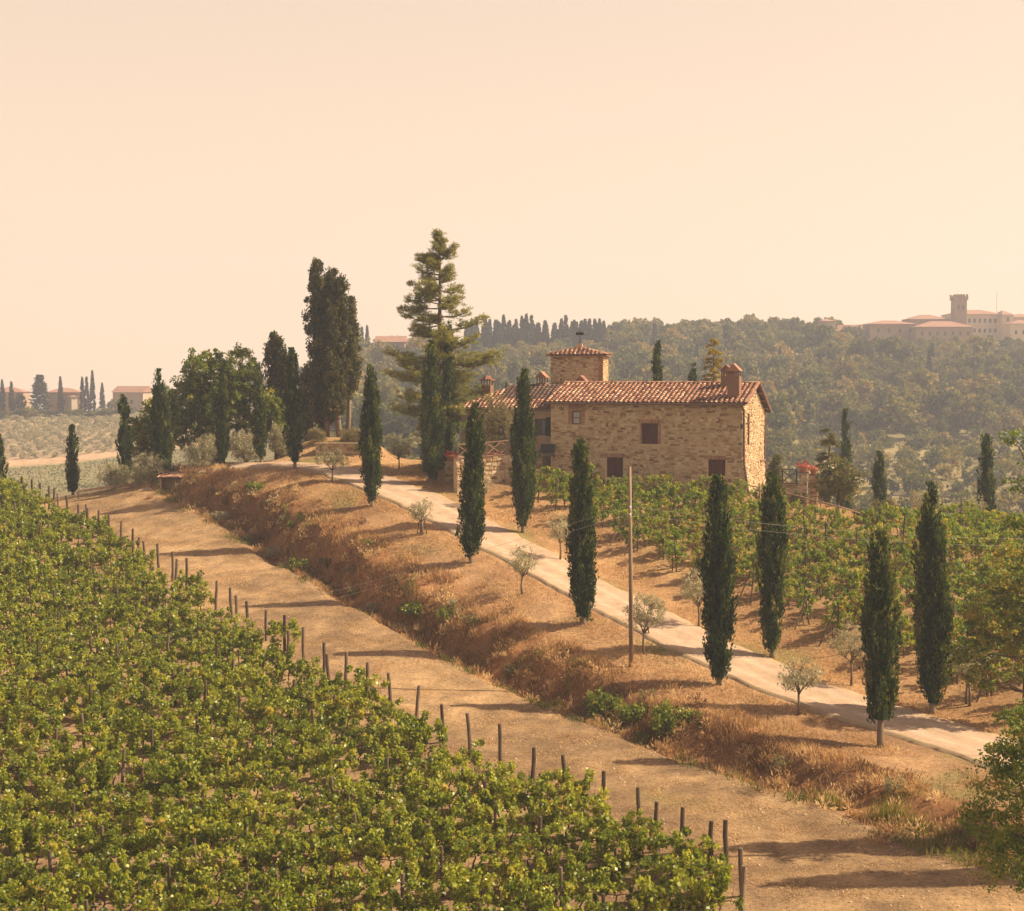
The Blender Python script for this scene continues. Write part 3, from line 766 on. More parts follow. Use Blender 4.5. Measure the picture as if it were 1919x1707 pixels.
# upper small window: frame, two panes
a, b, c, d = wins[0]
fr = MB()
for q in ((a, a + .09, c, d), (b - .09, b, c, d), (a + .09, b - .09, c, c + .09), (a + .09, b - .09, d - .09, d), (a + .09, b - .09, (c + d) / 2 - .035, (c + d) / 2 + .035)): fr.box(q[0], q[1], .06, .14, q[2], q[3])
win = fr.build('window', M['frame'], house)
for z0, z1 in ((c + .09, (c + d) / 2 - .035), ((c + d) / 2 + .035, d - .09)): MB().box(a + .09, b - .09, .10, .115, z0, z1).build('pane', M['glass'], win)
# closed shutters: two leaves of vertical boards
for a, b, c, d in wins[1:]:
    sh = MB().box(a + .005, b - .005, .17, .20, c + .005, d - .005).build('shutter', M['shutter'], house)
    nb = 6
    for k in range(nb):
        bx = a + .02 + (b - a - .04) * k / nb
        MB().box(bx + .012, bx + (b - a - .04) / nb - .012, .135, .168, c + .03, d - .03).build('board', M['shutter'], sh)
# roof slabs
ov, lo = 0.42, 0.55
sf = (RZ - EZ) / RY; sb = (RZ - BZ) / (Dp - RY)
def slab(mb, x0, x1, y0, z0, y1, z1, t):
    V = [(x0, y0, z0), (x1, y0, z0), (x1, y1, z1), (x0, y1, z1), (x0, y0, z0 - t), (x1, y0, z0 - t), (x1, y1, z1 - t), (x0, y1, z1 - t)]
    mb.add(V, [[0, 1, 2, 3], [7, 6, 5, 4], [0, 4, 5, 1], [1, 5, 6, 2], [2, 6, 7, 3], [3, 7, 4, 0]])
rf = MB(); slab(rf, -W - .35, ov, -lo, EZ - sf * lo, RY, RZ, .10)
slab(rf, -W - .35, ov, RY, RZ, Dp + .65, BZ - sb * .65, .10)
rf.build('roof', M['tile_bed'], house)
X = Vector((1, 0, 0)); Yf = Vector((0, 1, sf)).normalized(); Lf = (RY + lo) * math.sqrt(1 + sf * sf)
lay_tiles(house, (-W - .35, -lo, EZ - sf * lo), X, Yf, W + .35 + ov, Lf, rng, 300)
Yb = Vector((0, -1, sb)).normalized(); Lb = (Dp + .65 - RY) * math.sqrt(1 + sb * sb)
lay_tiles(house, (ov, Dp + .65, BZ - sb * .65), -X, Yb, W + .35 + ov, Lb, rng, 0)
# ridge tiles
rt = MB(); tint = []
Vs, Qs, tn, k = [], [], [], 0
for i in range(34):
    A = np.array(Matrix.Rotation(R(90), 3, 'Z'))
    v = (TV * [1.25, 1.1, 1.2]) @ A.T + [-W - .2 + i * (W + .45) / 34 + .2, RY, RZ + .05]
    Vs.append(v); Qs.append(TQ + k); k += len(TV); tn.append(np.full(len(TQ), np.clip(rng.normal(.45, .2), 0, 1)))
link('ridge_tiles', np_mesh('ridge_tiles', np.concatenate(Vs), [np.concatenate(Qs)], M['tile_mass'], tint=np.concatenate(tn)), house, kind='stuff')
# verge tiles and rafters under the right-hand overhang
vg = MB()
for y0, z0, y1, z1, nn in ((-lo, EZ - sf * lo, RY, RZ, 11), (Dp + .65, BZ - sb * .65, RY, RZ, 12)):
    for i in range(nn):
        t0, t1 = i / nn, (i + .93) / nn
        vg.bar((ov - .03, y0 + (y1 - y0) * t0, z0 + (z1 - z0) * t0 + .07), (ov - .03, y0 + (y1 - y0) * t1, z0 + (z1 - z0) * t1 + .10), .16, .07)
vg.build('verge_tiles', M['tile'], house, kind='stuff')
for y in np.linspace(.4, Dp - .2, 7):
    z = (EZ + sf * y if y < RY else RZ - sb * (y - RY)) - .19
    MB().box(-.2, ov - .08, y - .05, y + .05, z - .05, z + .05).build('rafter_end', M['rail'], house)
MB().tube([(-W - .3, -lo - .06, EZ - sf * lo - .10), (ov - .1, -lo - .06, EZ - sf * lo - .12)], .075, 8).build('gutter', M['copper'], house)
MB().tube([(.02, -lo - .06, EZ - sf * lo - .14), (.10, -.16, EZ - .75), (.14, -.12, 3.0), (fl + .12, -.10, -.6)], .085, 7).build('downpipe', M['copper'], house)
MB().tube([(.05, Dp + .25, BZ - .35), (.10, Dp + .05, BZ - .9), (.12, Dp - .05, 3.0), (fl + .1, Dp, -.6)], .075, 7).build('downpipe', M['copper'], house)
ir = MB().box(.06, .14, 1.5, 1.74, 4.3, 6.6).build('wall_anchor', M['iron'], house)
MB().box(.14, .18, .7, 2.4, 5.9, 6.0).build('cross_bar', M['iron'], ir)
MB().box(-.16, -.02, -.10, -.03, 5.55, 5.85).build('electric_box', M['frame'], house)
# small porch frame at the rear corner
pf = MB(); pf.box(.05, .18, Dp - 1.9, Dp - .1, 2.75, 2.9); pf.box(.05, .15, Dp - 1.9, Dp - 1.75, 0.2, 2.75); pf.box(.06, .16, Dp - 1.75, Dp - .9, 1.9, 2.02)
pf.build('doorway_surround', M['brick_plain'], house)

def chimney(parent, x, y, z, w, d, h, cap='gable', mat='brick_plain', label=None):
    c = MB().box(x - w / 2, x + w / 2, y - d / 2, y + d / 2, z, z + h).build('chimney', M[mat], parent)
    if label: c['label'] = label
    t = z + h
    pb = MB()
    n = 4
    for i in range(n):
        xx = x - w / 2 + .06 + (w - .12) * i / (n - 1)
        for yy in (y - d / 2 + .06, y + d / 2 - .06): pb.box(xx - .045, xx + .045, yy - .045, yy + .045, t, t + .40)
    pb.build('vent_piers', M['brick_plain'], c)
    cp = MB()
    if cap == 'gable':
        e = .09; zz = t + .40
        V = [(x - w / 2 - e, y - d / 2 - e, zz), (x + w / 2 + e, y - d / 2 - e, zz), (x + w / 2 + e, y + d / 2 + e, zz), (x - w / 2 - e, y + d / 2 + e, zz), (x, y - d / 2 - e, zz + w * .62), (x, y + d / 2 + e, zz + w * .62)]
        cp.add(V, [[0, 1, 2, 3], [1, 2, 5, 4], [3, 0, 4, 5]], [[0, 1, 4], [2, 3, 5]])
    else:
        cp.box(x - w / 2 - .1, x + w / 2 + .1, y - d / 2 - .1, y + d / 2 + .1, t + .40, t + .50)
        cp.lathe([(w * .55, t + .50), (w * .42, t + .66), (w * .2, t + .78), (.01, t + .82)], 4, (x, y, 0))
    cp.build('chimney_cap', M['tile'], c)
    return c
chimney(house, -0.87, 0.95, 7.45, .90, .75, 1.95)
chimney(house, -1.96, 3.4, 8.3, .80, .75, 1.1)
chimney(house, -14.4, 6.0, 7.4, .75, .7, 1.2)

# ------------------------------------------------------------------ left wing
WB = -8.35
wing = empty('farmhouse_wing', (3.62, 125.35, WB), TH, 'lower plastered wing with hipped tile roof left of the long stone house', 'house wing')
ww, wd, we, wr = 8.2, 8.0, 5.62, 7.5        # width, depth, eave and ridge heights
rngw = np.random.default_rng(8)
mb = MB()
wl_holes = [(ww - 1.95, ww - 1.05, 3.5, 4.8), (2.2, 3.2, 3.3, 4.9)]
wall_face(mb, (-ww, 0), (1, 0), ww, -1.0, we - .02, wl_holes)
mb.quad((-ww, wd, -1), (-ww, 0, -1), (-ww, 0, we - .02), (-ww, wd, we - .02))
mb.quad((0, 0, -1), (0, wd, -1), (0, wd, we - .02), (0, 0, we - .02))
mb.quad((0, wd, -1), (-ww, wd, -1), (-ww, wd, we - .02), (0, wd, we - .02))
mb.build('wall', M['plaster'], wing)
for a, b, c, d in wl_holes:
    a -= ww; b -= ww
    fr = MB()
    for q in ((a, a + .08, c, d), (b - .08, b, c, d), (a + .08, b - .08, c, c + .08), (a + .08, b - .08, d - .08, d), ((a + b) / 2 - .04, (a + b) / 2 + .04, c + .08, d - .08)): fr.box(q[0], q[1], .10, .18, q[2], q[3])
    wn_ = fr.build('window', M['frame'], wing)
    MB().box(a + .08, (a + b) / 2 - .04, .13, .145, c + .08, d - .08).build('pane', M['dark_glass'], wn_); MB().box((a + b) / 2 + .04, b - .08, .13, .145, c + .08, d - .08).build('pane', M['dark_glass'], wn_)
    sh = MB().box(b + .01, b + .58, -.07, -.03, c - .05, d + .03).build('shutter', M['black'], wing)
    for k in range(7): MB().box(b + .07, b + .52, -.085, -.072, c + .06 + k * .21, c + .17 + k * .21).build('louvre', M['black'], sh)
oe = .45; hipx = -ww + 3.6                    # hip on the left end
rr = MB()
E0, E1, E2, E3 = (-ww - oe, -oe, we), (-0.02, -oe, we), (-0.02, wd + oe, we), (-ww - oe, wd + oe, we)
R0, R1 = (hipx, wd / 2, wr), (-0.02, wd / 2, wr)
rr.add([E0, E1, R1, R0], [[0, 1, 2, 3]]); rr.add([E2, E3, R0, R1], [[0, 1, 2, 3]]); rr.tri(E3, E0, R0); rr.add([E0, E1, E2, E3], [[3, 2, 1, 0]]); rr.tri(E1, E2, R1)
rr.build('roof', M['tile_bed'], wing)
run = wd / 2 + oe; slope = math.sqrt(run ** 2 + (wr - we) ** 2)
lay_tiles(wing, E0, X, Vector((0, run, wr - we)).normalized(), ww + oe, slope, rngw, 300, left=lambda y: (hipx + ww + oe) * y / slope, old=lambda x, y: y > slope * .40 and x > 3.4)  # upper right part of the front slope is laid in the darker tile
hl = hipx + ww + oe; slh = math.sqrt(hl ** 2 + (wr - we) ** 2)
lay_tiles(wing, E3, Vector((0, -1, 0)), Vector((hl, 0, wr - we)).normalized(), wd + 2 * oe, slh, rngw, 0, left=lambda y: run * y / slh, right=lambda y: wd + 2 * oe - run * y / slh)
MB().tube([(-ww - oe, -oe - .06, we - .08), (-.1, -oe - .06, we - .10)], .07, 8).build('gutter', M['copper'], wing)
chimney(wing, -7.1, 3.0, 5.9, .85, .75, 1.5, cap='flat')
chimney(wing, -2.75, 4.2, 7.0, .82, .75, .62)
MB().tube([(-5.7, 3.7, 6.6), (-5.7, 3.7, 7.65)], .09, 8).build('stovepipe', M['black'], wing)
bl = MB().lathe([(.0, 0), (.09, .03), (.11, .12), (.07, .22), (.03, .26), (.0, .26)], 8, (-.4, -.35, we - .42)).build('lantern', M['white'], wing)

# ------------------------------------------------------------------ tower
TB = -6.5
tower = empty('tower', (7.45, 131.5, TB), R(-9), 'square stone tower with low tiled roof and weather vane behind the long roof', 'tower')
tw, te = 4.3, 8.05
rngt = np.random.default_rng(9)
mb = MB(); mb.box(-tw, 0, 0, tw, 0, te - .02); mb.build('wall', M['mortar'], tower)
lay_stones(tower, [(x, z + 3.2, w, h) for x, z, w, h in stone_layout(tw - .38, te - 3.3, rngt, ch=(.13, .22), cw=(.22, .6))], lambda x, z: (x - tw, .02, z), 0, rngt, 0, single=False)
lay_stones(tower, [(x, z + 3.2, w, h) for x, z, w, h in stone_layout(tw, te - 3.3, rngt, ch=(.13, .22))], lambda x, z: (-.02, x, z), R(90), rngt, 0, single=False)
brick_band(tower, 'brick_quoin', -.36, 0.0, 3.2, te - .1, -.05, rngt)
o = .38; TRISE = 0.66; ap = (-tw / 2, tw / 2, te + TRISE)
c4 = [(-tw - o, -o, te), (o, -o, te), (o, tw + o, te), (-tw - o, tw + o, te)]
rr = MB(); rr.add(c4 + [ap], [[3, 2, 1, 0]], [[0, 1, 4], [1, 2, 4], [2, 3, 4], [3, 0, 4]])
rr.build('roof', M['tile_bed'], tower)
ev = MB(); ev.box(-tw - o + .02, o - .02, -o + .02, tw + o - .02, te - .12, te - .03); ev.build('eave_boards', M['brick_plain'], tower)
half = tw / 2 + o; sl = math.sqrt(half ** 2 + TRISE ** 2)
for q, (cn, ax) in enumerate(((c4[0], (1, 0, 0)), (c4[1], (0, 1, 0)), (c4[2], (-1, 0, 0)), (c4[3], (0, -1, 0)))):
    ax = Vector(ax); inw = Vector((-ax.y, ax.x, 0))
    lay_tiles(tower, cn, ax, (inw * half + Vector((0, 0, TRISE))).normalized(), 2 * half, sl, rngt, 60 if q < 2 else 0, left=lambda y: half * y / sl, right=lambda y: 2 * half - half * y / sl)
MB().box(ap[0] - .22, ap[0] + .22, ap[1] - .22, ap[1] + .22, ap[2] - .1, ap[2] + .28).build('plinth', M['tile'], tower)
vane = MB().tube([(ap[0], ap[1], ap[2] + .28), (ap[0], ap[1], ap[2] + 1.45)], .03, 6).build('weather_vane', M['black'], tower)
fl_ = MB()
zz = ap[2] + 1.12
fl_.box(ap[0] - .02, ap[0] + .22, ap[1] - .02, ap[1] + .02, zz - .12, zz + .14)
fl_.lathe([(0, -.13), (.11, -.06), (.13, .02), (.09, .12), (0, .15)], 8, (ap[0] + .24, ap[1], zz))
for s in (-1, 1): fl_.add([(ap[0] - .02, ap[1] - .015, zz - .06 * s), (ap[0] - .36, ap[1] - .015, zz + .02 * s), (ap[0] - .30, ap[1] - .015, zz + .14 * s), (ap[0] - .02, ap[1] - .015, zz + .09 * s), (ap[0] - .02, ap[1] + .015, zz - .06 * s), (ap[0] - .36, ap[1] + .015, zz + .02 * s), (ap[0] - .30, ap[1] + .015, zz + .14 * s), (ap[0] - .02, ap[1] + .015, zz + .09 * s)], [[0, 1, 2, 3], [7, 6, 5, 4], [0, 4, 5, 1], [1, 5, 6, 2], [2, 6, 7, 3]])
fl_.build('vane_arrow', M['black'], vane)

# ------------------------------------------------------------------ patio in front of the wing
PL, PR = Vector((-4.2, 120.2, 0)), Vector((2.35, 124.05, 0))
pz0, pz1 = -6.42, -6.05
pt = MB()
pts = [(PL.x, PL.y + .25), (PR.x, PR.y + .25), (3.4, 126.2), (-5.0, 129.2)]
pt.add([(x, y, pz0 - .05) for x, y in pts] + [(x, y, -9.5) for x, y in pts], [[0, 1, 2, 3], [0, 4, 5, 1], [1, 5, 6, 2], [2, 6, 7, 3], [3, 7, 4, 0]])
pt.build('patio', M['paving'], kind='structure')
pd = (PR - PL); plen = pd.length; pang = math.atan2(pd.y, pd.x)
pw = empty('retaining_wall', (PL.x, PL.y, -9.2), pang, 'sunlit rubble stone retaining wall with red brick coping under the patio railing', 'wall')
hl_, hr_ = pz0 + 9.2, pz1 + 9.2
V = [(0, 0, 0), (plen, 0, 0), (plen, 0, hr_), (0, 0, hl_), (0, .4, 0), (plen, .4, 0), (plen, .4, hr_), (0, .4, hl_)]
MB().add(V, [[0, 1, 2, 3], [5, 4, 7, 6], [1, 5, 6, 2], [4, 0, 3, 7], [3, 2, 6, 7]]).build('wall_core', M['mortar'], pw)
rngp = np.random.default_rng(21)
lay_stones(pw, stone_layout(plen, hr_, rngp, ch=(.2, .4), cw=(.28, .7), top=lambda x: hl_ + (hr_ - hl_) * x / plen), lambda x, z: (x, .0, z), 0, rngp, 300, depth=.16)
for i in range(24):
    t0, t1 = i / 24, (i + .95) / 24
    cb = MB(); cb.bar((plen * t0, .17, hl_ + (hr_ - hl_) * t0 + .035), (plen * t1, .17, hl_ + (hr_ - hl_) * t1 + .035), .56, .065); cb.build('coping_brick', M['brick_plain'], pw)
def railing(name, pts, h, label, cat, mat='rail', brace='X', top=0.06, group=None, brace_mat=None):
    o = empty(name, pts[0], 0, label, cat, group)
    b = Vector(pts[0])
    L = [Vector(p) - b for p in pts]
    for p in L: MB().bar(p - Vector((0, 0, .05)), p + Vector((0, 0, h)), .10, .10).build('post', M[mat], o)
    for p, q in zip(L, L[1:]):
        MB().bar(p + Vector((0, 0, h)), q + Vector((0, 0, h)), top + .03, top).build('top_rail', M[mat], o)
        if brace:
            MB().bar(p + Vector((0, -.045, .08)), q + Vector((0, -.045, h - .05)), .045, .06).build('brace', M[brace_mat or mat], o)
            if brace == 'X': MB().bar(p + Vector((0, .045, h - .05)), q + Vector((0, .045, .08)), .045, .06).build('brace', M[brace_mat or mat], o)
    return o
def on_wall(t): p = PL + pd * t; n_ = Vector((-pd.y, pd.x, 0)).normalized() * .17; return (p.x + n_.x, p.y + n_.y, pz0 + (pz1 - pz0) * t + .07)
railing('wooden_railing', [on_wall(t) for t in (.03, .19, .36, .52, .68, .84, .98)], 1.0, 'rustic wooden railing with crossed braces along the patio wall', 'railing')
# ------------------------------------------------------------------ plants: builders
def cypress_mesh(seed, H, Rr, mat, tight=1.0, tops=None, lo=0.35):
    r = np.random.default_rng(seed)
    tt = np.array([0, .04, .10, .22, .40, .58, .75, .88, .95, 1.0]); pp = np.array([lo, .60, .84, 1.0, .98, .86, .64, .38, .22, .05])
    pp = pp * np.clip(r.normal(1, .11, len(pp)), .75, 1.25); waist = r.uniform(0, 6.28)
    ph = r.uniform(0, 6.28, 4)
    lean = r.normal(0, .024, 2)
    n = int(25 * H * max(.7, Rr / .8))
    T = r.random(n * 3); keep = r.random(n * 3) < (np.interp(T, tt, pp) * .85 + .15); T = T[keep][:n]; n = len(T)
    A = r.uniform(0, 2 * np.pi, n)
    lump = 1 + .13 * np.sin(3 * A + ph[0] + T * 5) + .10 * np.sin(5 * A + ph[1] - T * 9) + .06 * np.sin(T * 19 + waist)
    Rad = np.interp(T, tt, pp) * Rr * lump * r.uniform(.50, .90, n)
    out = np.stack([np.cos(A), np.sin(A), np.zeros(n)], 1)
    base = out * Rad[:, None]; base[:, 2] = T * H * .985
    Lc = r.uniform(.55, 1.15, n) * (.65 + .35 * min(1.4, H / 10)) * np.where(T > .9, .6, 1)
    ax = unit(out * r.uniform(.05, .24, (n, 1)) + np.array([0, 0, 1.0]) + r.normal(0, .07, (n, 3)))
    m = 32
    s = r.random((n, m)); g = r.normal(0, 1, (n, m, 3)) * (0.105 * (1.05 - .6 * s) * (.8 + .25 * Rr))[..., None]
    C = base[:, None] + ax[:, None] * (s * Lc[:, None])[..., None] + g
    D = ax[:, None] + r.normal(0, .38, (n, m, 3)) + out[:, None] * .25
    C = C.reshape(-1, 3); D = D.reshape(-1, 3)
    C[:, 2] = np.clip(C[:, 2], .02, H)
    C[:, :2] += lean * C[:, 2:3]
    patch = .16 * np.sin(T * 13 + ph[2]) * np.sin(2 * A + ph[3])
    ti = np.clip(patch[:, None] + r.normal(.45, .20, (n, 1)) + r.normal(0, .16, (n, m)) + .25 * (s - .5), 0, 1).ravel()
    V, Q = leaf_quads(C, D, r.uniform(.18, .34, len(C)), r.uniform(.06, .11, len(C)), r)
    # inner mass of twigs
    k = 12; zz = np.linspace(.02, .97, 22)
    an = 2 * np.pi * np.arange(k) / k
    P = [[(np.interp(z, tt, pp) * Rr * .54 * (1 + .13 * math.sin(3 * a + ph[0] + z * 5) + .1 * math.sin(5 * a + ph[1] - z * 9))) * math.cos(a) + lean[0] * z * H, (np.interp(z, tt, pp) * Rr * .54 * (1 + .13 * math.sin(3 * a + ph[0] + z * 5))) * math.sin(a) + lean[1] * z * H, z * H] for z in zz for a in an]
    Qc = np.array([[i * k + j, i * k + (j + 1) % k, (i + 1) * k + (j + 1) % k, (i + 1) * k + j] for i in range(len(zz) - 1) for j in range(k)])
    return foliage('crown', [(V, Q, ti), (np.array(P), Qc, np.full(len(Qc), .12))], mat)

def trunk_part(parent, pts, rad, mat='bark', n=7, name='trunk'):
    return MB().tube(pts, rad, n).build(name, M[mat], parent, smooth=True)

def cypress(seed, x, y, H, Rr, label, bare=.45, mat='cypress', group=None, lo=.35):
    z = gz(x, y)
    o = empty('cypress_tree', (x, y, z - .03), np.random.default_rng(seed).uniform(0, 6.28), label, 'cypress', group)
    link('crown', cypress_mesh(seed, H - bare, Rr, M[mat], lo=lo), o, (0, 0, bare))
    trunk_part(o, [(0, 0, -.2), (.02, 0, bare * .5), (0, .01, bare + .8), (0, 0, H * .5)], [.15 + Rr * .04, .13 + Rr * .03, .11, .05])
    return o

def cluster_leaves(centres, rad, m, L, Wd, r, up=0.0, tint0=.5, tsd=.18, flat=1.0):
    """m leaves round each centre"""
    n = len(centres)
    rad = np.broadcast_to(np.asarray(rad, float).reshape(-1, 1, 1), (n, 1, 1))
    g = r.normal(0, 1, (n, m, 3)); g = g / np.linalg.norm(g, axis=2, keepdims=True) * (r.random((n, m, 1)) ** .5) * rad
    g[..., 2] *= flat
    C = (centres[:, None] + g).reshape(-1, 3)
    D = r.normal(0, 1, (n * m, 3)) + np.array([0, 0, up])
    V, Q = leaf_quads(C, D, r.uniform(.7, 1.3, n * m) * L, r.uniform(.7, 1.3, n * m) * Wd, r)
    ti = np.clip(r.normal(tint0, tsd * .8, (n, 1)) + r.normal(0, tsd, (n, m)), 0, 1).ravel()
    return V, Q, ti

def lobes_points(lobes, per, r, inner=.55):
    """points through the outer shell of several ellipsoids (cx, cy, cz, rx, ry, rz)"""
    P = []
    for cx, cy, cz, rx, ry, rz in lobes:
        k = max(4, int(per * (rx * ry + rx * rz + ry * rz) / 3))
        d = unit(r.normal(0, 1, (k, 3))); q = d * (inner + (1 - inner) * r.random((k, 1)) ** .6)
        P.append(q * [rx, ry, rz] + [cx, cy, cz])
    return np.concatenate(P)

def limb(mb, a, b, r0, r1, r, wob=.12, n=5):
    a = np.array(a, float); b = np.array(b, float); L = np.linalg.norm(b - a)
    P = [a + (b - a) * t + (r.normal(0, wob * L * .5, 3) if 0 < t < 1 else 0) for t in np.linspace(0, 1, 5)]
    mb.tube(P, np.linspace(r0, r1, 5), n)

def olive_tree(seed, x, y, H, Rr, label, group, dense=1.0, stems=1, low=.38):
    r = np.random.default_rng(seed)
    o = empty('olive_tree', (x, y, gz(x, y) - .02), r.uniform(0, 6.28), label, 'olive tree', group)
    mb = MB(); fork = H * low
    for s in range(stems):
        bx = (s - (stems - 1) / 2) * .35
        mb.tube([(bx, 0, -.15), (bx * .8 + r.normal(0, .03), r.normal(0, .03), fork * .5), (bx * .3, 0, fork)], [.085, .06, .055], 6)
    tips = []
    for k in range(7):
        a = 2 * math.pi * k / 7 + r.normal(0, .3); rr = Rr * r.uniform(.45, .8); zt = H * r.uniform(.6, .9)
        t = (math.cos(a) * rr, math.sin(a) * rr, zt); tips.append(t); limb(mb, (0, 0, fork * r.uniform(.85, 1.0)), t, .045, .012, r)
    mb.build('trunk', M['bark'], o, smooth=True)
    hh = (H - fork) / 2
    n = int(95 * dense * Rr ** 2)
    P = lobes_points([(0, 0, fork + hh * 1.0, Rr * .85, Rr * .85, hh * .95), (Rr * .35, .1, fork + hh * .85, Rr * .6, Rr * .6, hh * .6), (-Rr * .4, -.1, fork + hh * .8, Rr * .55, Rr * .55, hh * .6)], n / (3 * Rr ** 2) * 1.2, r, .35)
    ln = foliage('crown', [cluster_leaves(P, .22, 22, .15, .05, r, tint0=.55, tsd=.2)], M['olive'])
    link('crown', ln, o)
    return o

def bush(name, seed, x, y, H, Rx, Ry, label, cat, mat, L=.16, Wd=.12, per=30, m=24, group=None, lumps=6, sink=.0, z=None, crad=.24, twigs=True, up=0.0):
    r = np.random.default_rng(seed)
    o = empty(name, (x, y, (gz(x, y) if z is None else z) - sink), 0, label, cat, group)
    lob = [(0, 0, H * .45, Rx * .8, Ry * .8, H * .5)]
    for k in range(lumps):
        a = r.uniform(0, 6.28); lob.append((math.cos(a) * Rx * .55, math.sin(a) * Ry * .55, H * r.uniform(.3, .72), Rx * .45, Ry * .45, H * .32))
    P = lobes_points(lob, per, r, .45)
    P[:, 2] = np.abs(P[:, 2])
    link('foliage', foliage('foliage', [cluster_leaves(P, crad, m, L, Wd, r, up=up)], M[mat]), o)
    if twigs:
        mb = MB()
        for k in range(6):
            a = r.uniform(0, 6.28); limb(mb, (r.normal(0, .06), r.normal(0, .06), -.1), (math.cos(a) * Rx * .6, math.sin(a) * Ry * .6, H * .7), .05, .012, r)
        mb.build('stems', M['bark'], o)
    return o

# ------------------------------------------------------------------ cypresses of the drive and around the house
DR = 'cypresses lining the gravel drive'
CY = [
 (1, 16.98, 73.0, 9.98, .86, 'dark cypress on a bare pale trunk, the one nearest the lower right beside the drive', 1.15, .62),
 (2, 10.76, 82.4, 10.9, .85, 'tall cypress left of the drive, just right of the wooden utility pole', .25, .5),
 (3, 4.08, 91.7, 10.76, .86, 'stout cypress with a ragged top standing just left of the utility pole', .25, .5),
 (4, -2.66, 102.4, 10.24, .80, 'cypress on the bank left of the drive, in front of the patio wall', .3, .4),
 (5, -10.07, 114.7, 10.14, .74, 'slender cypress at the left edge of the drive between two small olive trees', .25, .35),
 (6, -17.46, 128.6, 9.77, .76, 'cypress on the crest of the bank in front of the old cypress clump', .45, .3),
 (7, -21.1, 134.6, 7.5, .56, 'thin reddish-edged cypress behind the crest in front of the leafy trees', .3, .4),
 (8, -24.24, 134.0, 8.0, .56, 'thin cypress on the crest standing before the big leafy tree', .3, .5),
 (9, -29.9, 136.0, 9.9, .72, 'double-topped cypress beside the small tiled shed', .2, .5),
 (10, -33.33, 138.0, 7.9, .57, 'cypress left of the tiled shed standing against the olive hillside', .2, .5),
 (11, -38.38, 139.5, 6.1, .55, 'short cypress behind the end of the bare track by the rail', .2, .5),
 (12, -44.6, 139.0, 5.7, .6, 'cypress cut by the left picture edge behind the vines', .2, .5),
 (13, 20.96, 79.1, 11.53, .86, 'tallest cypress on the far side of the drive, near the right edge', .35, .45),
 (14, 14.44, 88.2, 10.27, .82, 'cypress on the far side of the drive in front of the upper vines', .3, .4),
 (15, 0.76, 110.6, 11.33, .86, 'cypress right of the drive in front of the plastered wing', .3, .4),
 (16, -6.15, 123.2, 11.08, .84, 'cypress at the top of the drive in front of the tall pine', .3, .4),
]
for sd, x, y, H, Rr, lab, bare, lo in CY:
    o = cypress(sd, x, y, H, Rr, lab, bare, group=DR if sd not in (9, 10, 11, 12) else None, lo=lo)
    if sd == 9:
        link('side_crown', cypress_mesh(93, H - 2.2, .55, M['cypress']), o, (.75, .1, .1), (0, 0, -o.rotation_euler.z))
    if sd in (3, 5, 14):          # split tops
        link('side_crown', cypress_mesh(900 + sd, H * .36, Rr * .5, M['cypress'], lo=.5), o, (-.32 if sd == 3 else .3, .05, H * (.60 if sd == 3 else .54)), (0, 0, 0))
for sd, x, y, H, Rr, lab in [
 (17, -5.22, 127.0, 11.94, .58, 'narrow cypress close behind another one, against the tall pine'),
 (18, 31.58, 150.0, 16.5, .62, 'cypress beyond the drooping cedar on the right of the house'),
 (19, 29.28, 127.0, 6.3, .55, 'small cypress on the slope right of the glossy broad-leaved tree'),
 (20, 35.06, 118.0, 8.2, .62, 'lone cypress beyond the right vineyard against the valley'),
 (21, 12.22, 142.0, 13.07, .66, 'cypress rising behind the middle of the long roof'),
 (22, 15.77, 142.0, 12.7, .62, 'cypress top barely showing above the roof ridge beside the golden conifer'),
 (23, 6.44, 133.0, 8.1, .35, 'small cypress tip in front of the tower just above the roof ridge')]:
    cypress(sd, x, y, H, Rr, lab, .3)
# two more of the row, just outside the right edge, whose shadows cross the track
cypress(31, 24.0, 60.6, 13.5, 1.05, 'cypress of the drive just outside the right edge', .4, group=DR)
cypress(32, 24.6, 57.2, 13.5, 1.05, 'cypress of the drive beyond the lower right corner', .4, group=DR)

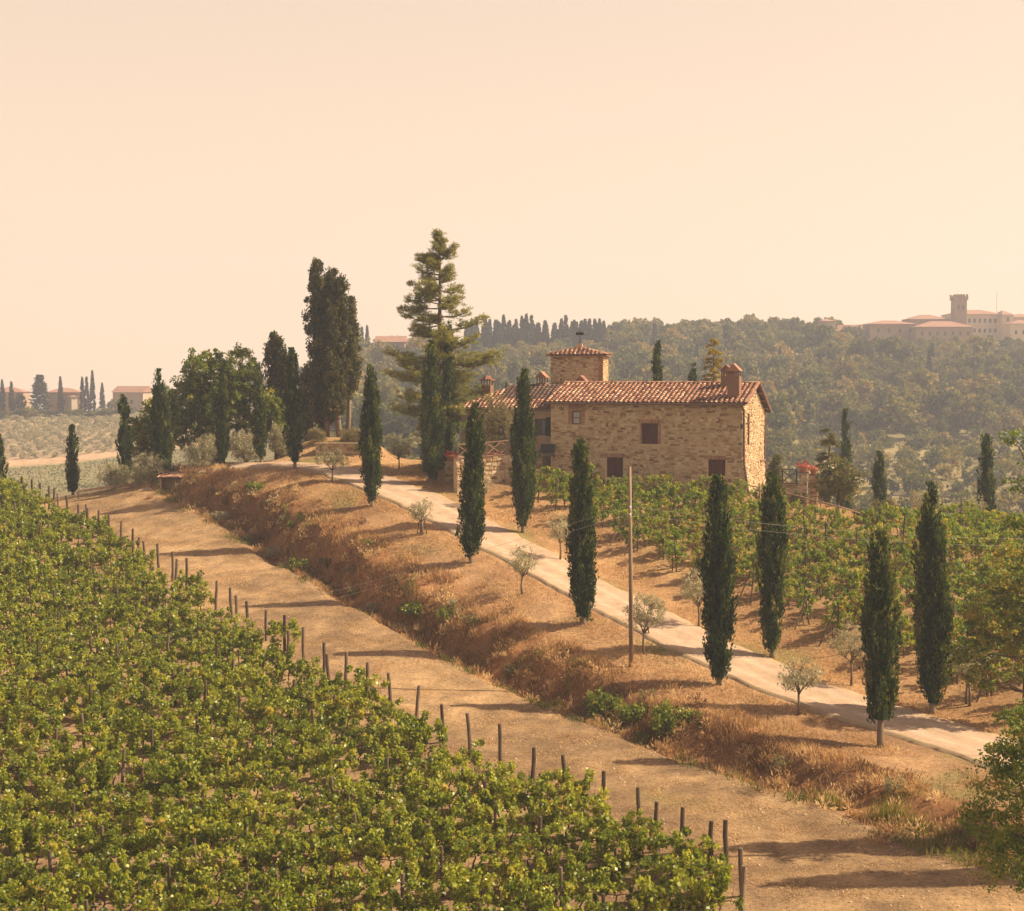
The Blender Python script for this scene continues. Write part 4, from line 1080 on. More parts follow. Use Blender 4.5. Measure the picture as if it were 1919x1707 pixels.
# ------------------------------------------------------------------ old cypress clump, oak, pine
def old_cypress(seed, x, y, cols, label, trunks):
    z = gz(x, y); r = np.random.default_rng(seed)
    o = empty('old_cypress', (x, y, z - .03), 0, label, 'cypress')
    parts = []
    for cx, cy, z0, H, Rr in cols:
        tt = np.array([0, .1, .3, .6, .82, .94, 1.0]); pp = np.array([.45, .8, 1, .96, .8, .55, .2]) * r.normal(1, .07, 7)
        n = int(19 * H * Rr)
        T = r.random(n) ** .9; A = r.uniform(0, 6.28, n)
        lump = 1 + .24 * np.sin(2 * A + r.uniform(0, 6) + T * 11) + .20 * np.sin(4 * A + T * 27)
        Rad = np.interp(T, tt, pp) * Rr * lump * r.uniform(.5, .98, n)
        P = np.stack([np.cos(A) * Rad + cx, np.sin(A) * Rad + cy, z0 + T * H], 1)
        V, Q, ti = cluster_leaves(P, r.uniform(.2, .42, n), 42, .26, .13, r, up=.9, tint0=.5, tsd=.17, flat=1.5)
        parts.append((V, Q, ti))
        k = 9; zz = np.linspace(.06, .92, 14); an = 2 * np.pi * np.arange(k) / k
        C = [[np.interp(q, tt, pp) * Rr * .36 * math.cos(a) * (1 + .2 * math.sin(q * 23)) + cx, np.interp(q, tt, pp) * Rr * .36 * math.sin(a) + cy, z0 + q * H] for q in zz for a in an]
        parts.append((np.array(C), np.array([[i * k + j, i * k + (j + 1) % k, (i + 1) * k + (j + 1) % k, (i + 1) * k + j] for i in range(len(zz) - 1) for j in range(k)]), np.full((len(zz) - 1) * k, .1)))
    link('crown', foliage('crown', parts, M['old_cypress']), o)
    for pts, rad in trunks: trunk_part(o, pts, rad, 'bark')
    return o
# heights run from the ground at about y = -7.6
old_cypress(41, -16.2, 141.5, [(-.95, 0, .5, 15.1, 1.0), (.30, .4, 1.6, 13.1, 1.0), (1.15, -.1, 2.4, 11.8, .72), (.4, -.6, 1.9, 9.5, 1.0), (-.2, .7, 1.2, 12.3, 1.05)], 'massive old cypress with several tops standing behind the lavender bed', [([(1.0, 0, -.3), (.8, 0, 1.5), (.6, 0, 4)], [.32, .26, .2]), ([(-.2, .2, -.3), (-.2, .2, 5)], [.3, .2])])
old_cypress(42, -14.4, 142.3, [(.1, 0, 3.6, 8.9, .78)], 'narrow old cypress leaning on the right side of the massive one', [([(-.3, 0, -.3), (-.1, 0, 2), (0, 0, 5)], [.25, .2, .15])])
old_cypress(43, -18.0, 140.8, [(0, 0, .3, 6.2, .8)], 'low dark cypress bush at the left foot of the massive old cypress', [([(0, 0, -.3), (0, 0, 3)], [.18, .1])])
old_cypress(44, -21.0, 143.0, [(-.2, 0, 2.6, 8.6, .95), (.55, .2, 2.4, 7.4, .75), (.2, 0, .6, 4.0, .8)], 'flat-topped old cypress left of the massive clump behind the leafy tree', [([(0, 0, -.3), (0, 0, 4)], [.25, .18])])

def leafy_tree(seed, x, y, lobes, label, mat, per, m, L, Wd, trunk, cat='tree', name='leafy_tree', crad=.42, group=None, z=None):
    r = np.random.default_rng(seed)
    o = empty(name, (x, y, (gz(x, y) if z is None else z) - .03), 0, label, cat, group)
    P = lobes_points(lobes, per, r, .42) + r.normal(0, .16 * lobes[0][3] ** .5, (1, 1))
    P = P + r.normal(0, .22, P.shape); P[:, 2] = np.maximum(P[:, 2], .3)
    link('crown', foliage('crown', [cluster_leaves(P, r.uniform(.5, 1.2, len(P)) * crad, m, L, Wd, r)], M[mat]), o)
    mb = MB(); h = trunk[0]
    mb.tube([(0, 0, -.3), (.05, 0, h * .5), (0, 0, h)], [trunk[1], trunk[1] * .85, trunk[1] * .75], 8)
    for cx, cy, cz, rx, ry, rz in lobes: limb(mb, (0, 0, h * .9), (cx, cy, cz), trunk[1] * .5, .04, r, .1)
    mb.build('trunk', M['dark_bark'], o, smooth=True)
    return o
leafy_tree(51, -26.3, 141.5, [(0, 0, 6.2, 3.2, 2.8, 3.4), (2.2, -.5, 7.6, 2.0, 1.8, 2.6), (-2.6, .3, 5.4, 2.2, 2.0, 2.6), (3.3, -.3, 4.6, 2.0, 1.8, 2.6), (-.8, -1.2, 8.0, 1.8, 1.8, 2.0), (1.0, -2.0, 4.2, 2.4, 1.6, 2.6), (-1.6, -1.6, 3.4, 2.4, 1.5, 2.4)], 'big round leafy oak standing behind the crest left of the old cypresses', 'oak', 26, 44, .23, .15, (2.6, .38), 'oak tree', 'oak_tree')
leafy_tree(52, -31.9, 142.5, [(0, 0, 4.0, 1.9, 1.7, 3.0), (1.0, -.4, 5.4, 1.4, 1.4, 1.8), (-.9, -.3, 3.0, 1.5, 1.3, 2.0)], 'smaller dark leafy tree between two cypresses left of the big oak', 'oak', 20, 40, .28, .19, (1.8, .22))
leafy_tree(53, -20.6, 139.6, [(0, 0, 3.8, 1.5, 1.3, 2.5), (.8, -.2, 2.6, 1.3, 1.1, 2.0), (-.6, -.2, 4.9, 1.1, 1.0, 1.5)], 'leafy tree in sun between the thin cypress and the old cypresses', 'oak', 22, 38, .26, .18, (1.5, .2))

def pine_tree(seed, x, y, H, label):
    r = np.random.default_rng(seed)
    o = empty('pine_tree', (x, y, gz(x, y) - .03), 0, label, 'pine tree')
    tb = MB(); tb.tube([(0, 0, -.3), (.1, 0, H * .25), (.05, .05, H * .5), (.1, 0, H * .8), (.05, 0, H)], [.34, .28, .2, .1, .03], 8)
    Cs, tl = [], []
    # (height, half-length left, right, droop): tiers read from bottom to top
    nt_ = 21
    for i in range(nt_):
        t = i / (nt_ - 1)
        z = H * (.14 + .82 * t + r.uniform(-.012, .012))
        env = np.interp(t, [0, .15, .35, .5, .62, .75, .88, 1], [2.9, 4.2, 4.7, 4.3, 4.0, 2.9, 1.9, .4])
        for k in range(int(4.5 - 1.0 * t + r.random() * 1.6)):
            z = H * (.14 + .82 * (t + r.uniform(-.5, .5) / nt_))
            a = r.uniform(0, 6.28)
            ln = env * r.uniform(.45, 1.08)
            up = r.uniform(-.10, .26) + .10 * t
            tip = np.array([math.cos(a) * ln, math.sin(a) * ln, z + ln * up])
            mid = np.array([math.cos(a) * ln * .55, math.sin(a) * ln * .55, z + ln * (up - .16) * .6])
            tb.tube([(0.05, 0, z), mid, tip], [.07, .045, .015], 5)
            nb = int(8 + ln * 8)
            for q in range(nb):
                s = r.uniform(.28, 1.02)
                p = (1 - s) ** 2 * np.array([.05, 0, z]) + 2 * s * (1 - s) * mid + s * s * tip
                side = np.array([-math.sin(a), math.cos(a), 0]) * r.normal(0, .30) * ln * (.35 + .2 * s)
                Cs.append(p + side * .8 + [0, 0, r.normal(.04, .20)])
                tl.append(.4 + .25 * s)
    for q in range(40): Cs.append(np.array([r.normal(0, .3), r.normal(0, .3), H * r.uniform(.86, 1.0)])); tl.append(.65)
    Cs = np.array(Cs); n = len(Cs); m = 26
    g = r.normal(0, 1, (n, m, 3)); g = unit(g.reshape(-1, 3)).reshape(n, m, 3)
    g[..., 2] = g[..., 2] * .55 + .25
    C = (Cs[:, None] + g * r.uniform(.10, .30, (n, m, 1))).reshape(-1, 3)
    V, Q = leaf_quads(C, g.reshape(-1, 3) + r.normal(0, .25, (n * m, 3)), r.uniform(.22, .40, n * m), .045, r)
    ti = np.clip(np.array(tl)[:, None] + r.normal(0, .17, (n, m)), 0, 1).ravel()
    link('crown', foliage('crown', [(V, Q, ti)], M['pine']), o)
    tb.build('trunk', M['dark_bark'], o)
    return o
pine_tree(61, -5.9, 129.5, 19.4, 'tall pine with tiered open branches, the highest tree beside the house')

# conifers round the house
def tier_conifer(name, seed, x, y, H, Rr, label, mat, tiers, droop, cat='conifer', z=None, mm=26):
    r = np.random.default_rng(seed)
    o = empty(name, (x, y, (gz(x, y) if z is None else z) - .03), 0, label, cat)
    tb = MB(); tb.tube([(0, 0, -.2), (0, 0, H * .6), (.02, 0, H)], [.16, .09, .015], 7)
    Cs = []; tl = []
    for i in range(tiers):
        t = (i + .3) / tiers; z_ = H * (.1 + .88 * t); env = Rr * (1 - t) ** .6 + .08
        for k in range(6):
            a = r.uniform(0, 6.28); ln = env * r.uniform(.6, 1.15); z_ = H * (.1 + .88 * (t + r.uniform(-.6, .6) / tiers))
            tip = np.array([math.cos(a) * ln, math.sin(a) * ln, z_ - droop * ln]); mid = np.array([math.cos(a) * ln * .55, math.sin(a) * ln * .55, z_ + .12 * ln])
            tb.tube([(0, 0, z_), mid, tip], [.03, .02, .006], 4)
            for q in range(int(4 + ln * 8)):
                s = r.uniform(.2, 1.0); p = (1 - s) ** 2 * np.array([0, 0, z_]) + 2 * s * (1 - s) * mid + s * s * tip
                Cs.append(p + r.normal(0, .07, 3) * [1, 1, .5]); tl.append(.35 + .35 * t + .15 * s)
    Cs = np.array(Cs); n = len(Cs)
    g = unit(r.normal(0, 1, (n * mm, 3))).reshape(n, mm, 3); g[..., 2] = g[..., 2] * .5 - droop * .3
    C = (Cs[:, None] + g * r.uniform(.05, .18, (n, mm, 1))).reshape(-1, 3)
    V, Q = leaf_quads(C, g.reshape(-1, 3), r.uniform(.12, .24, n * mm), .045, r)
    link('crown', foliage('crown', [(V, Q, np.clip(np.array(tl)[:, None] + r.normal(0, .15, (n, mm)), 0, 1).ravel())], M[mat]), o)
    tb.build('trunk', M['dark_bark'], o)
    return o
tier_conifer('cedar_tree', 71, 24.6, 124.0, 6.3, 2.3, 'drooping cedar behind the red geraniums right of the house', 'cedar', 7, .25, 'cedar')
tier_conifer('golden_conifer', 72, 17.6, 140.0, 15.4, 2.7, 'golden-tipped conifer rising behind the roof beside the double chimney', 'gold_conifer', 22, .1)
tier_conifer('young_conifer', 73, 21.3, 129.0, 3.6, .75, 'small young conifer between the house and the terrace pillar', 'cedar', 10, .15)
leafy_tree(74, 23.65, 116.0, [(0, 0, 2.4, 1.5, 1.4, 1.5), (.8, -.3, 2.0, 1.1, 1.0, 1.2), (-.8, -.2, 1.9, 1.1, 1.0, 1.3), (.1, -.2, 3.2, 1.0, .9, .9)], 'round glossy broad-leaved tree with brownish leaves right of the terrace', 'magnolia', 34, 22, .22, .11, (1.0, .12), crad=.32)
leafy_tree(75, -1.3, 123.9, [(0, 0, 2.6, 1.5, 1.2, 1.6), (.8, -.2, 2.6, 1.0, .9, 1.5), (-.8, -.2, 2.2, 1.0, .9, 1.2), (.1, 0, 3.8, 1.0, .9, 1.1)], 'pale yellowish leafy tree on the patio in front of the plastered wing', 'lavender', 40, 22, .14, .08, (1.0, .10), crad=.3, z=pz0 - .05)
leafy_tree(76, -4.2, 126.2, [(0, 0, 2.6, .8, .8, 1.8)], 'thin orange-tinged tree at the left end of the patio', 'autumn', 36, 20, .15, .10, (1.0, .08), crad=.3)

# ------------------------------------------------------------------ olives
OG = 'young olive trees along the drive'
for sd, x, y, H, Rr, lab, st in [
 (81, -13.75, 122.3, 2.72, 1.43, 'small round olive tree by the crest of the drive left of a slender cypress', 1),
 (82, -9.2, 129.9, 2.6, 1.2, 'small olive tree on the far side at the top of the drive', 1),
 (83, -6.13, 108.0, 2.5, 1.12, 'lopsided young olive tied to stakes on the bank beside the drive', 2),
 (84, 0.63, 96.7, 3.01, 1.2, 'grey young olive tree on the bank between two big cypresses mid drive', 1),
 (85, 7.19, 86.8, 3.44, 1.5, 'wide grey olive tree right beside the wooden utility pole', 1),
 (86, 14.05, 77.8, 2.9, 1.36, 'olive tree at the drive edge left of the bare-trunked cypress', 1),
 (87, -2.2, 116.2, 2.5, .95, 'faint olive tree right of the drive below the patio wall', 1),
 (88, 3.17, 104.7, 3.3, 1.1, 'sparse olive tree behind the ragged-topped cypress', 1),
 (89, 10.91, 93.0, 3.5, 1.4, 'olive tree on the far side of the drive at the vineyard edge', 1),
 (90, 17.89, 83.7, 3.4, 1.33, 'olive tree on the far side between the two right-hand cypresses', 1),
 (91, 23.0, 80.0, 3.3, 1.2, 'olive tree right of the tallest far-side cypress', 2)]:
    olive_tree(sd, x, y, H, Rr, lab, OG, stems=st, dense=1.25)
for sd, x, y, H, Rr, lab in [
 (92, -30.7, 135.0, 3.3, 1.6, 'bushy pale olive left of the tiled shed'),
 (93, -26.6, 136.4, 2.8, 1.5, 'bushy olive between the shed and a thin cypress'),
 (94, -22.8, 137.0, 2.7, 1.7, 'bushy olive behind the crest right of a thin cypress'),
 (95, -19.7, 136.8, 2.9, 1.2, 'bushy olive with pale stems beside the crest cypress'),
 (96, 32.3, 113.0, 2.9, 1.4, 'pale olive beyond the right vineyard left of the lone cypress'),
 (97, 30.2, 116.0, 2.7, 1.1, 'small pale olive beyond the right vineyard behind the tallest cypress'),
 (98, -34.2, 137.0, 2.2, 1.7, 'low hazy olive bush behind the end of the track')]:
    bush('olive_bush', sd, x, y, H, Rr, Rr * .8, lab, 'olive bush', 'olive', .15, .05, 44, 30, group='bushy olives beyond the crest', lumps=8, crad=.28, up=.5)
for q, (sx, lab) in enumerate(((-6.45, 'left wooden stake propping the lopsided young olive'), (-5.75, 'right wooden stake propping the lopsided young olive'))):
    tag(MB().tube([(sx, 108.0, gz(sx, 108.0) - .2), (sx + (.18 if q == 0 else -.18), 108.0, gz(sx, 108.0) + 1.0)], .035, 6).build('tree_stake', M['post']), lab, 'stake', 'stakes of the young olive')

# ------------------------------------------------------------------ shrubs
bush('lavender_bush', 101, -16.9, 137.0, 1.35, 1.1, .8, 'low mound of lavender left on the raised bed under the old cypress', 'lavender', 'lavender', .22, .03, 60, 34, up=1.6, twigs=False)
bush('lavender_bush', 102, -13.7, 137.2, 1.35, 1.5, .9, 'wide mound of lavender right on the raised bed under the old cypress', 'lavender', 'lavender', .22, .03, 60, 34, up=1.6, twigs=False)
for sd, x, y, H, Rx, lab in [(103, -16.2, 135.6, .8, .45, 'small green shrub in front of the left lavender mound'), (104, -12.9, 135.6, .8, .5, 'small green shrub in front of the right lavender mound')]:
    bush('green_shrub', sd, x, y, H, Rx, Rx, lab, 'shrub', 'bramble', .12, .08, 60, 24, crad=.16)
for sd, x, y, H, Rx, lab in [
 (105, 4.7, 80.8, 1.5, 1.0, 'yellow-green bramble bush in the ditch below the utility pole'),
 (106, 7.7, 76.6, 1.5, 1.3, 'leafy green bramble in the ditch below the second cypress'),
 (107, 6.2, 78.6, 1.0, .8, 'low bramble between the two big bramble bushes in the ditch'),
 (108, -14.7, 110.5, .9, .8, 'small green bush half way down the brown bank'),
 (109, -20.0, 124.0, .9, .7, 'small green bush near the top of the dry bank'),
 (110, -6.0, 97.6, .8, .7, 'green weed bush in the ditch below the bank cypress')]:
    bush('bramble_bush', sd, x, y, H, Rx, Rx * .8, lab, 'bush', 'bramble', .17, .13, 34, 22, crad=.26)
rb_ = np.random.default_rng(161)
for q in range(26):
    uq = rb_.uniform(-8, 74); vq = rb_.uniform(-7.4, -4.2)
    xq, yq = A0 + uq * AU + vq * AV
    hq = rb_.uniform(.35, .9)
    bush('bank_weed', 170 + q, float(xq), float(yq), hq, hq * rb_.uniform(.7, 1.2), hq * .8, 'low grey-green weed clump among the dry grass of the bank', 'weed', ('olive', 'lavender', 'bramble', 'lavender')[q % 4], .11, .05, 60, 22, group='weed clumps on the bank', lumps=4, crad=.16, twigs=False, up=.6)
bush('green_shrub', 111, 20.3, 115.6, 1.2, 1.5, .8, 'grey-green shrub under the right terrace wall', 'shrub', 'lavender', .16, .06, 40, 26)
bush('green_shrub', 112, 26.4, 113.5, 1.7, 1.2, 1.0, 'feathery green shrub at the end of the lower wooden fence', 'shrub', 'lavender', .20, .05, 40, 26)
bush('green_shrub', 113, 24.9, 111.2, 1.2, 1.0, .9, 'dark shrub under the end of the lower wooden fence', 'shrub', 'cypress', .14, .08, 40, 26)
bush('flowering_shrub', 114, -6.6, 127.6, 1.0, .9, .6, 'low green hedge shrub by the left end of the patio', 'shrub', 'bramble', .12, .08, 40, 24)

# ------------------------------------------------------------------ trees along the right edge, nearer than the drive
def near_tree(seed, x, y, H, lobes, label, per, m, L, Wd, tr, mat='autumn', crad=.34):
    r = np.random.default_rng(seed)
    o = empty('roadside_tree', (x, y, gz(x, y) - .05), 0, label, 'tree')
    P = lobes_points(lobes, per, r, .3)
    link('crown', foliage('crown', [cluster_leaves(P, r.uniform(.6, 1.3, len(P)) * crad, m, L, Wd, r, tint0=.55, tsd=.2, flat=.6)], M[mat]), o)
    mb = MB(); mb.tube([(0, 0, -.3), (.05, .05, H * .3), (-.05, 0, H * .6), (0, 0, H * .92)], [.16, .13, .09, .03], 7)
    for lb in lobes:
        for q in range(3):
            limb(mb, (0, 0, min(H * .8, max(.8, lb[2] - .8))), (lb[0] + r.normal(0, lb[3] * .4), lb[1] + r.normal(0, lb[4] * .4), lb[2] + r.normal(0, lb[5] * .4)), .05, .012, r)
    mb.build('trunk', M['dark_bark'], o, smooth=True)
    return o
near_tree(121, 25.0, 77.3, 9.6, [(-1.4, 0, 5.0, 1.9, 1.4, 1.7), (-2.6, 0, 3.6, 1.3, 1.0, 1.1), (-.8, 0, 7.2, 1.6, 1.3, 1.6), (.3, 0, 3.6, 1.8, 1.3, 1.8), (.4, .2, 6.4, 1.6, 1.3, 1.4), (-1.9, -.1, 2.2, 1.0, .8, .7)], 'yellowing leafy tree at the right edge across the drive', 42, 30, .17, .12, 'x')
near_tree(122, 16.6, 50.0, 9.0, [(-.2, 0, 5.6, 1.9, 1.3, 1.3), (-1.3, .2, 4.2, 1.1, 1.0, .8), (.3, 0, 7.3, 1.5, 1.1, 1.0), (-.8, 0, 3.0, 1.4, 1.0, .9), (.9, 0, 5.2, 1.5, 1.2, 1.5), (-.7, .1, 6.6, .9, .9, .7)], 'dense green tree filling the lower right corner', 68, 34, .11, .075, 'x')
near_tree(123, 20.4, 60.0, 16.4, [(-1.6, 0, 15.4, .55, .4, .35), (-1.3, 0, 13.6, .7, .4, .5), (-1.5, 0, 12.2, .4, .4, .3), (-1.5, .1, 4.7, .8, .5, .35), (-.3, .2, 14.5, .9, .8, 1.0), (.2, 0, 12.0, 1.2, 1.0, 1.2), (.2, 0, 8.0, 1.2, 1.0, 1.0)], 'thin reddish-leaved tree whose twigs reach in at the right edge', 90, 10, .13, .09, 'x', crad=.25)
# ------------------------------------------------------------------ vineyards
def vine_leaves(seed, kind):
    r = np.random.default_rng(seed)
    if kind == 'low':
        n = 19
        c = np.stack([r.uniform(-.68, .68, n), r.normal(0, .28, n), r.uniform(.36, 1.28, n)], 1)
        c[:3, 2] = r.uniform(1.25, 1.6, 3)
        V, Q, t = cluster_leaves(c, r.uniform(.15, .30, n), 44, .14, .125, r, up=-.2, tint0=.46, tsd=.19)
    else:
        n = 26
        c = np.stack([r.uniform(-.75, .75, n), r.normal(0, .30, n), r.uniform(.8, 2.25, n)], 1)
        c[:2, 2] = r.uniform(.6, 1.1, 2)
        V, Q, t = cluster_leaves(c, r.uniform(.13, .28, n), 34, .13, .115, r, up=-.25, tint0=.58, tsd=.2)
    return V, Q, t
def vine_stem(seed, kind):
    r = np.random.default_rng(seed); h = .62 if kind == 'low' else 1.3
    m = MB(); a = r.normal(0, .07, 6)
    m.tube([(0, 0, -.1), (a[0], a[1], h * .35), (a[2], a[3], h * .7), (a[4], a[5], h)], [.045, .035, .03, .025], 5)
    for s in (-1, 1): m.tube([(a[4], a[5], h), (s * .3, r.normal(0, .04), h + .06), (s * .6, r.normal(0, .05), h + .02)], [.022, .018, .01], 4)
    for q in range(4):
        x = r.uniform(-.5, .5); m.tube([(x, 0, h), (x + r.normal(0, .12), r.normal(0, .12), h + .55)], [.010, .005], 3, cap=False)
    return m
NV = 9
LOWV = [vine_leaves(200 + i, 'low') for i in range(NV)]; HIV = [vine_leaves(230 + i, 'hi') for i in range(NV)]
LOW_ME = [foliage('foliage', [q], M['vine']) for q in LOWV]; HI_ME = [foliage('foliage', [q], M['vine_high']) for q in HIV]
LOW_ST = [vine_stem(260 + i, 'low').mesh('stem', M['dark_bark']) for i in range(NV)]; HI_ST = [vine_stem(270 + i, 'hi').mesh('stem', M['dark_bark']) for i in range(NV)]

ORD = 'first second third fourth fifth sixth seventh eighth ninth tenth eleventh twelfth thirteenth fourteenth fifteenth sixteenth seventeenth eighteenth nineteenth twentieth'.split()
place = {}
def plant_vines(spots, leaves, mes, sts, label, group, massname, masslabel, mat, nmax, scale=(.85, 1.2)):
    """spots: (x, y, rotation); the nearest nmax are plants of their own, the rest one mass"""
    r = np.random.default_rng(300 + len(spots))
    spots = sorted(spots, key=lambda s: s[1])
    parts = []; stems = MB()
    for i, (x, y, rz) in enumerate(spots):
        z = gz(x, y); s = r.uniform(*scale); k = int(r.integers(NV)); rot = rz + r.normal(0, .12) + (math.pi if r.random() < .5 else 0)
        if i < nmax:
            o = empty('grapevine', (x, y, z), rot, label if isinstance(label, str) else 'x', 'grapevine', group, (s, s, s * r.uniform(.9, 1.12)))
            link('foliage', mes[k], o); link('stem', sts[k], o)
            if callable(label): o['label'] = label(*place[(x, y)])
        else:
            V, Q, t = leaves[k]; c, sn = math.cos(rot), math.sin(rot)
            parts.append((np.stack([(V[:, 0] * c - V[:, 1] * sn) * s + x, (V[:, 0] * sn + V[:, 1] * c) * s + y, V[:, 2] * s + z], 1), Q, np.clip(t + r.normal(0, .06), 0, 1)))
            stems.tube([(x, y, z - .1), (x + r.normal(0, .06), y, z + .8 * s), (x + r.normal(0, .1), y, z + 1.2 * s)], [.035, .025, .01], 4)
    if parts:
        o = link(massname, foliage(massname, parts, mat), kind='stuff'); tag(o, masslabel)
        stems.build('vine_stems', M['dark_bark'], kind='stuff')

rv = np.random.default_rng(77)
low_spots, low_posts = [], []
def edge_x(y, v=-16.0): return A0[0] + (v - (y - A0[1]) * AV[1]) / AV[0]
row = 0
yy = 53.2
while yy < 142:
    xe = min(edge_x(yy), 7.6 + (yy - 53.2) * .16); x = xe - .75 + rv.normal(0, .5); lim = -.345 * yy - 1.5
    u_e = float(uv(xe, yy)[0])
    first = True
    nextpost = xe + .15
    while x > lim:
        wob = (vnoise(x, row, 4, 55) - .5) * .35
        uu, vv_ = uv(x, yy)
        if uu < 91:
            if rv.random() < np.clip(1.40 - .75 * vnoise(x, yy, 3.0, 57), .60, .98) * (.88 if yy > 92 else 1) * (.75 if x > xe - 2.2 and row > 4 else 1) + (.3 if row < 6 else 0):
                low_spots.append((x, yy + wob + rv.normal(0, .08), rv.normal(0, .05))); place[low_spots[-1][:2]] = (row, x > xe - 3.0)
            if x <= nextpost or first:
                low_posts.append((nextpost if first else x + .4, yy + wob * .5, first)); first = False; nextpost = x - rv.uniform(3.6, 5.4)
        x -= rv.uniform(1.0, 1.2)
    if not first and u_e < 84 and rv.random() < .3: low_posts.append((xe - .55 + rv.normal(0, .2), yy + .35, True))
    yy += 2.22; row += 1
plant_vines(low_spots, LOWV, LOW_ME, LOW_ST, lambda r, e: ('bushy grapevine at the track end of the %s lower vineyard row counted from the bottom' if e else 'bushy grapevine within the %s lower vineyard row counted from the bottom') % (ORD[r] if r < 20 else 'upper'), 'grapevines of the lower vineyard', 'distant_vines', 'rows of green vines at the top of the lower vineyard', M['vine'], 300)

def post_mesh(seed, h, r0):
    r = np.random.default_rng(seed); m = MB()
    P = [(r.normal(0, .012), r.normal(0, .012), z) for z in np.linspace(-.4, h, 5)]
    m.tube(P, [r0 * 1.1, r0 * 1.08, r0, r0 * .98, r0 * .94], 8); return m.mesh('vine_post', M['post'])
END_ME = [post_mesh(310 + i, 1.98, .09) for i in range(4)]; MID_ME = [post_mesh(320 + i, 1.85, .07) for i in range(4)]; STAKE_ME = [post_mesh(330 + i, 2.25, .05) for i in range(4)]
ends = 0
for x, y, end in low_posts:
    me_ = (END_ME if end else MID_ME)[int(rv.integers(4))]
    o = link('vine_post', me_, None, (x, y, gz(x, y)), (rv.normal(0, .03), rv.normal(0, .045), rv.uniform(0, 6)), (1, 1, rv.uniform(.86, 1.08)))
    if end:
        tag(o, ('dark weathered row-end post beside the bare track, %s from the lower right' % ORD[ends]) if ends < 14 else 'dark weathered row-end post farther up the bare track', 'post', 'end posts along the bare track'); ends += 1
    else: tag(o, 'dark wooden post standing inside the rows of the lower vineyard', 'post', 'row posts inside the lower vineyard')
# row wires of the lower vineyard
# the upper vineyard: rows run away from the drive up to the house and the ridge
hi_spots, hi_posts, braces = [], [], []
rowdir = math.atan2(AV[1], AV[0])
u = -14.0; hrow = 0
while u < 49:
    v_end = 37 if u < 25 else (22.4 if u < 36.5 else 21.6 - (u - 37) * .82)
    v0 = 10.3 + rv.normal(0, .25); v = v0; k = 0
    nextp = v0 - .1
    while v < v_end:
        p = A0 + u * AU + v * AV
        if p[0] < .325 * p[1] + 1.0:
            wob = (vnoise(v, u * 3, 3.5, 66) - .5) * .5
            q = p + AU * wob
            if rv.random() < (.86 if v < 13 else .98):
                hi_spots.append((q[0], q[1], rowdir + rv.normal(0, .1))); place[hi_spots[-1][:2]] = (hrow, v < v0 + .8)
            if v >= nextp:
                hi_posts.append((q[0] + .3, q[1], k == 0)); nextp = v + rv.uniform(2.8, 4.2); k += 1
        v += rv.uniform(.95, 1.2)
    u += 2.35; hrow += 1
plant_vines(hi_spots, HIV, HI_ME, HI_ST, lambda r, e: ('high-trained grapevine nearest the drive in the %s upper vineyard row from the lower right' if e else 'high-trained grapevine within the %s upper vineyard row from the lower right') % (ORD[r] if r < 20 else 'last'), 'grapevines of the upper vineyard', 'upper_vines', 'vines at the back of the upper vineyard', M['vine_high'], 300, (.78, 1.0))
for x, y, end in hi_posts:
    o = link('vineyard_stake', STAKE_ME[int(rv.integers(4))], None, (x, y, gz(x, y)), (rv.normal(0, .05), rv.normal(0, .07), rv.uniform(0, 6)), (1, 1, rv.uniform(.85, 1.1)))
    tag(o, 'slim wooden stake carrying the vines of the upper vineyard', 'stake', 'stakes of the upper vineyard')
    if end and rv.random() < .6:
        d = -np.array(AV) * rv.uniform(1.0, 1.5)
        b = MB().tube([(x + d[0], y + d[1], gz(x + d[0], y + d[1]) - .1), (x, y, gz(x, y) + 2.1)], .045, 6).build('anchor_stake', M['post'])
        tag(b, 'slanting wooden prop at a row end of the upper vineyard', 'stake', 'slanting props of the upper vineyard')

# ------------------------------------------------------------------ grasses and weeds
def blades(name, P, h, w, mat, seed, lean=.45, tint0=.5, kind='stuff', label=None):
    r = np.random.default_rng(seed); n = len(P)
    h = np.broadcast_to(h, n) * r.uniform(.6, 1.3, n); w = np.broadcast_to(w, n)
    a = r.uniform(0, 6.28, n); side = np.stack([np.cos(a), np.sin(a), np.zeros(n)], 1)
    tip = P + np.stack([r.normal(0, lean, n) * h, r.normal(0, lean, n) * h, h], 1)
    mid = P * .45 + tip * .55 + np.stack([np.zeros(n), np.zeros(n), h * .08], 1)
    V = np.stack([P - side * w[:, None] / 2, P + side * w[:, None] / 2, mid + side * w[:, None] * .4, mid - side * w[:, None] * .4, tip], 1).reshape(-1, 3)
    b = np.arange(n) * 5
    Q = np.stack([b, b + 1, b + 2, b + 3], 1); T = np.stack([b + 3, b + 2, b + 4], 1)
    t = np.clip(tint0 + r.normal(0, .18, n), 0, 1)
    me_ = np_mesh(name, V, [Q, T], M[mat], tint=np.r_[t, t])
    o = link(name, me_, kind=kind)
    if label: o['label'] = label
    return o
def scatter(n, u0, u1, v0, v1, seed, keep=None):
    r = np.random.default_rng(seed)
    u = r.uniform(u0, u1, n); v = r.uniform(v0, v1, n)
    x = A0[0] + u * AU[0] + v * AV[0]; y = A0[1] + u * AU[1] + v * AV[1]
    if keep is not None:
        k = keep(u, v, x, y, r); x, y, u, v = x[k], y[k], u[k], v[k]
    return np.stack([x, y, ground(x, y) - .02], 1), u, v
def clumpy(seed, sc, lo): return lambda u, v, x, y, r: r.random(len(x)) < np.clip((vnoise(x, y, sc, seed) - lo) * 3.0, 0, 1)
P, u, v = scatter(80000, -14, 82, -8.0, -3.2, 401, clumpy(71, 1.3, .42))
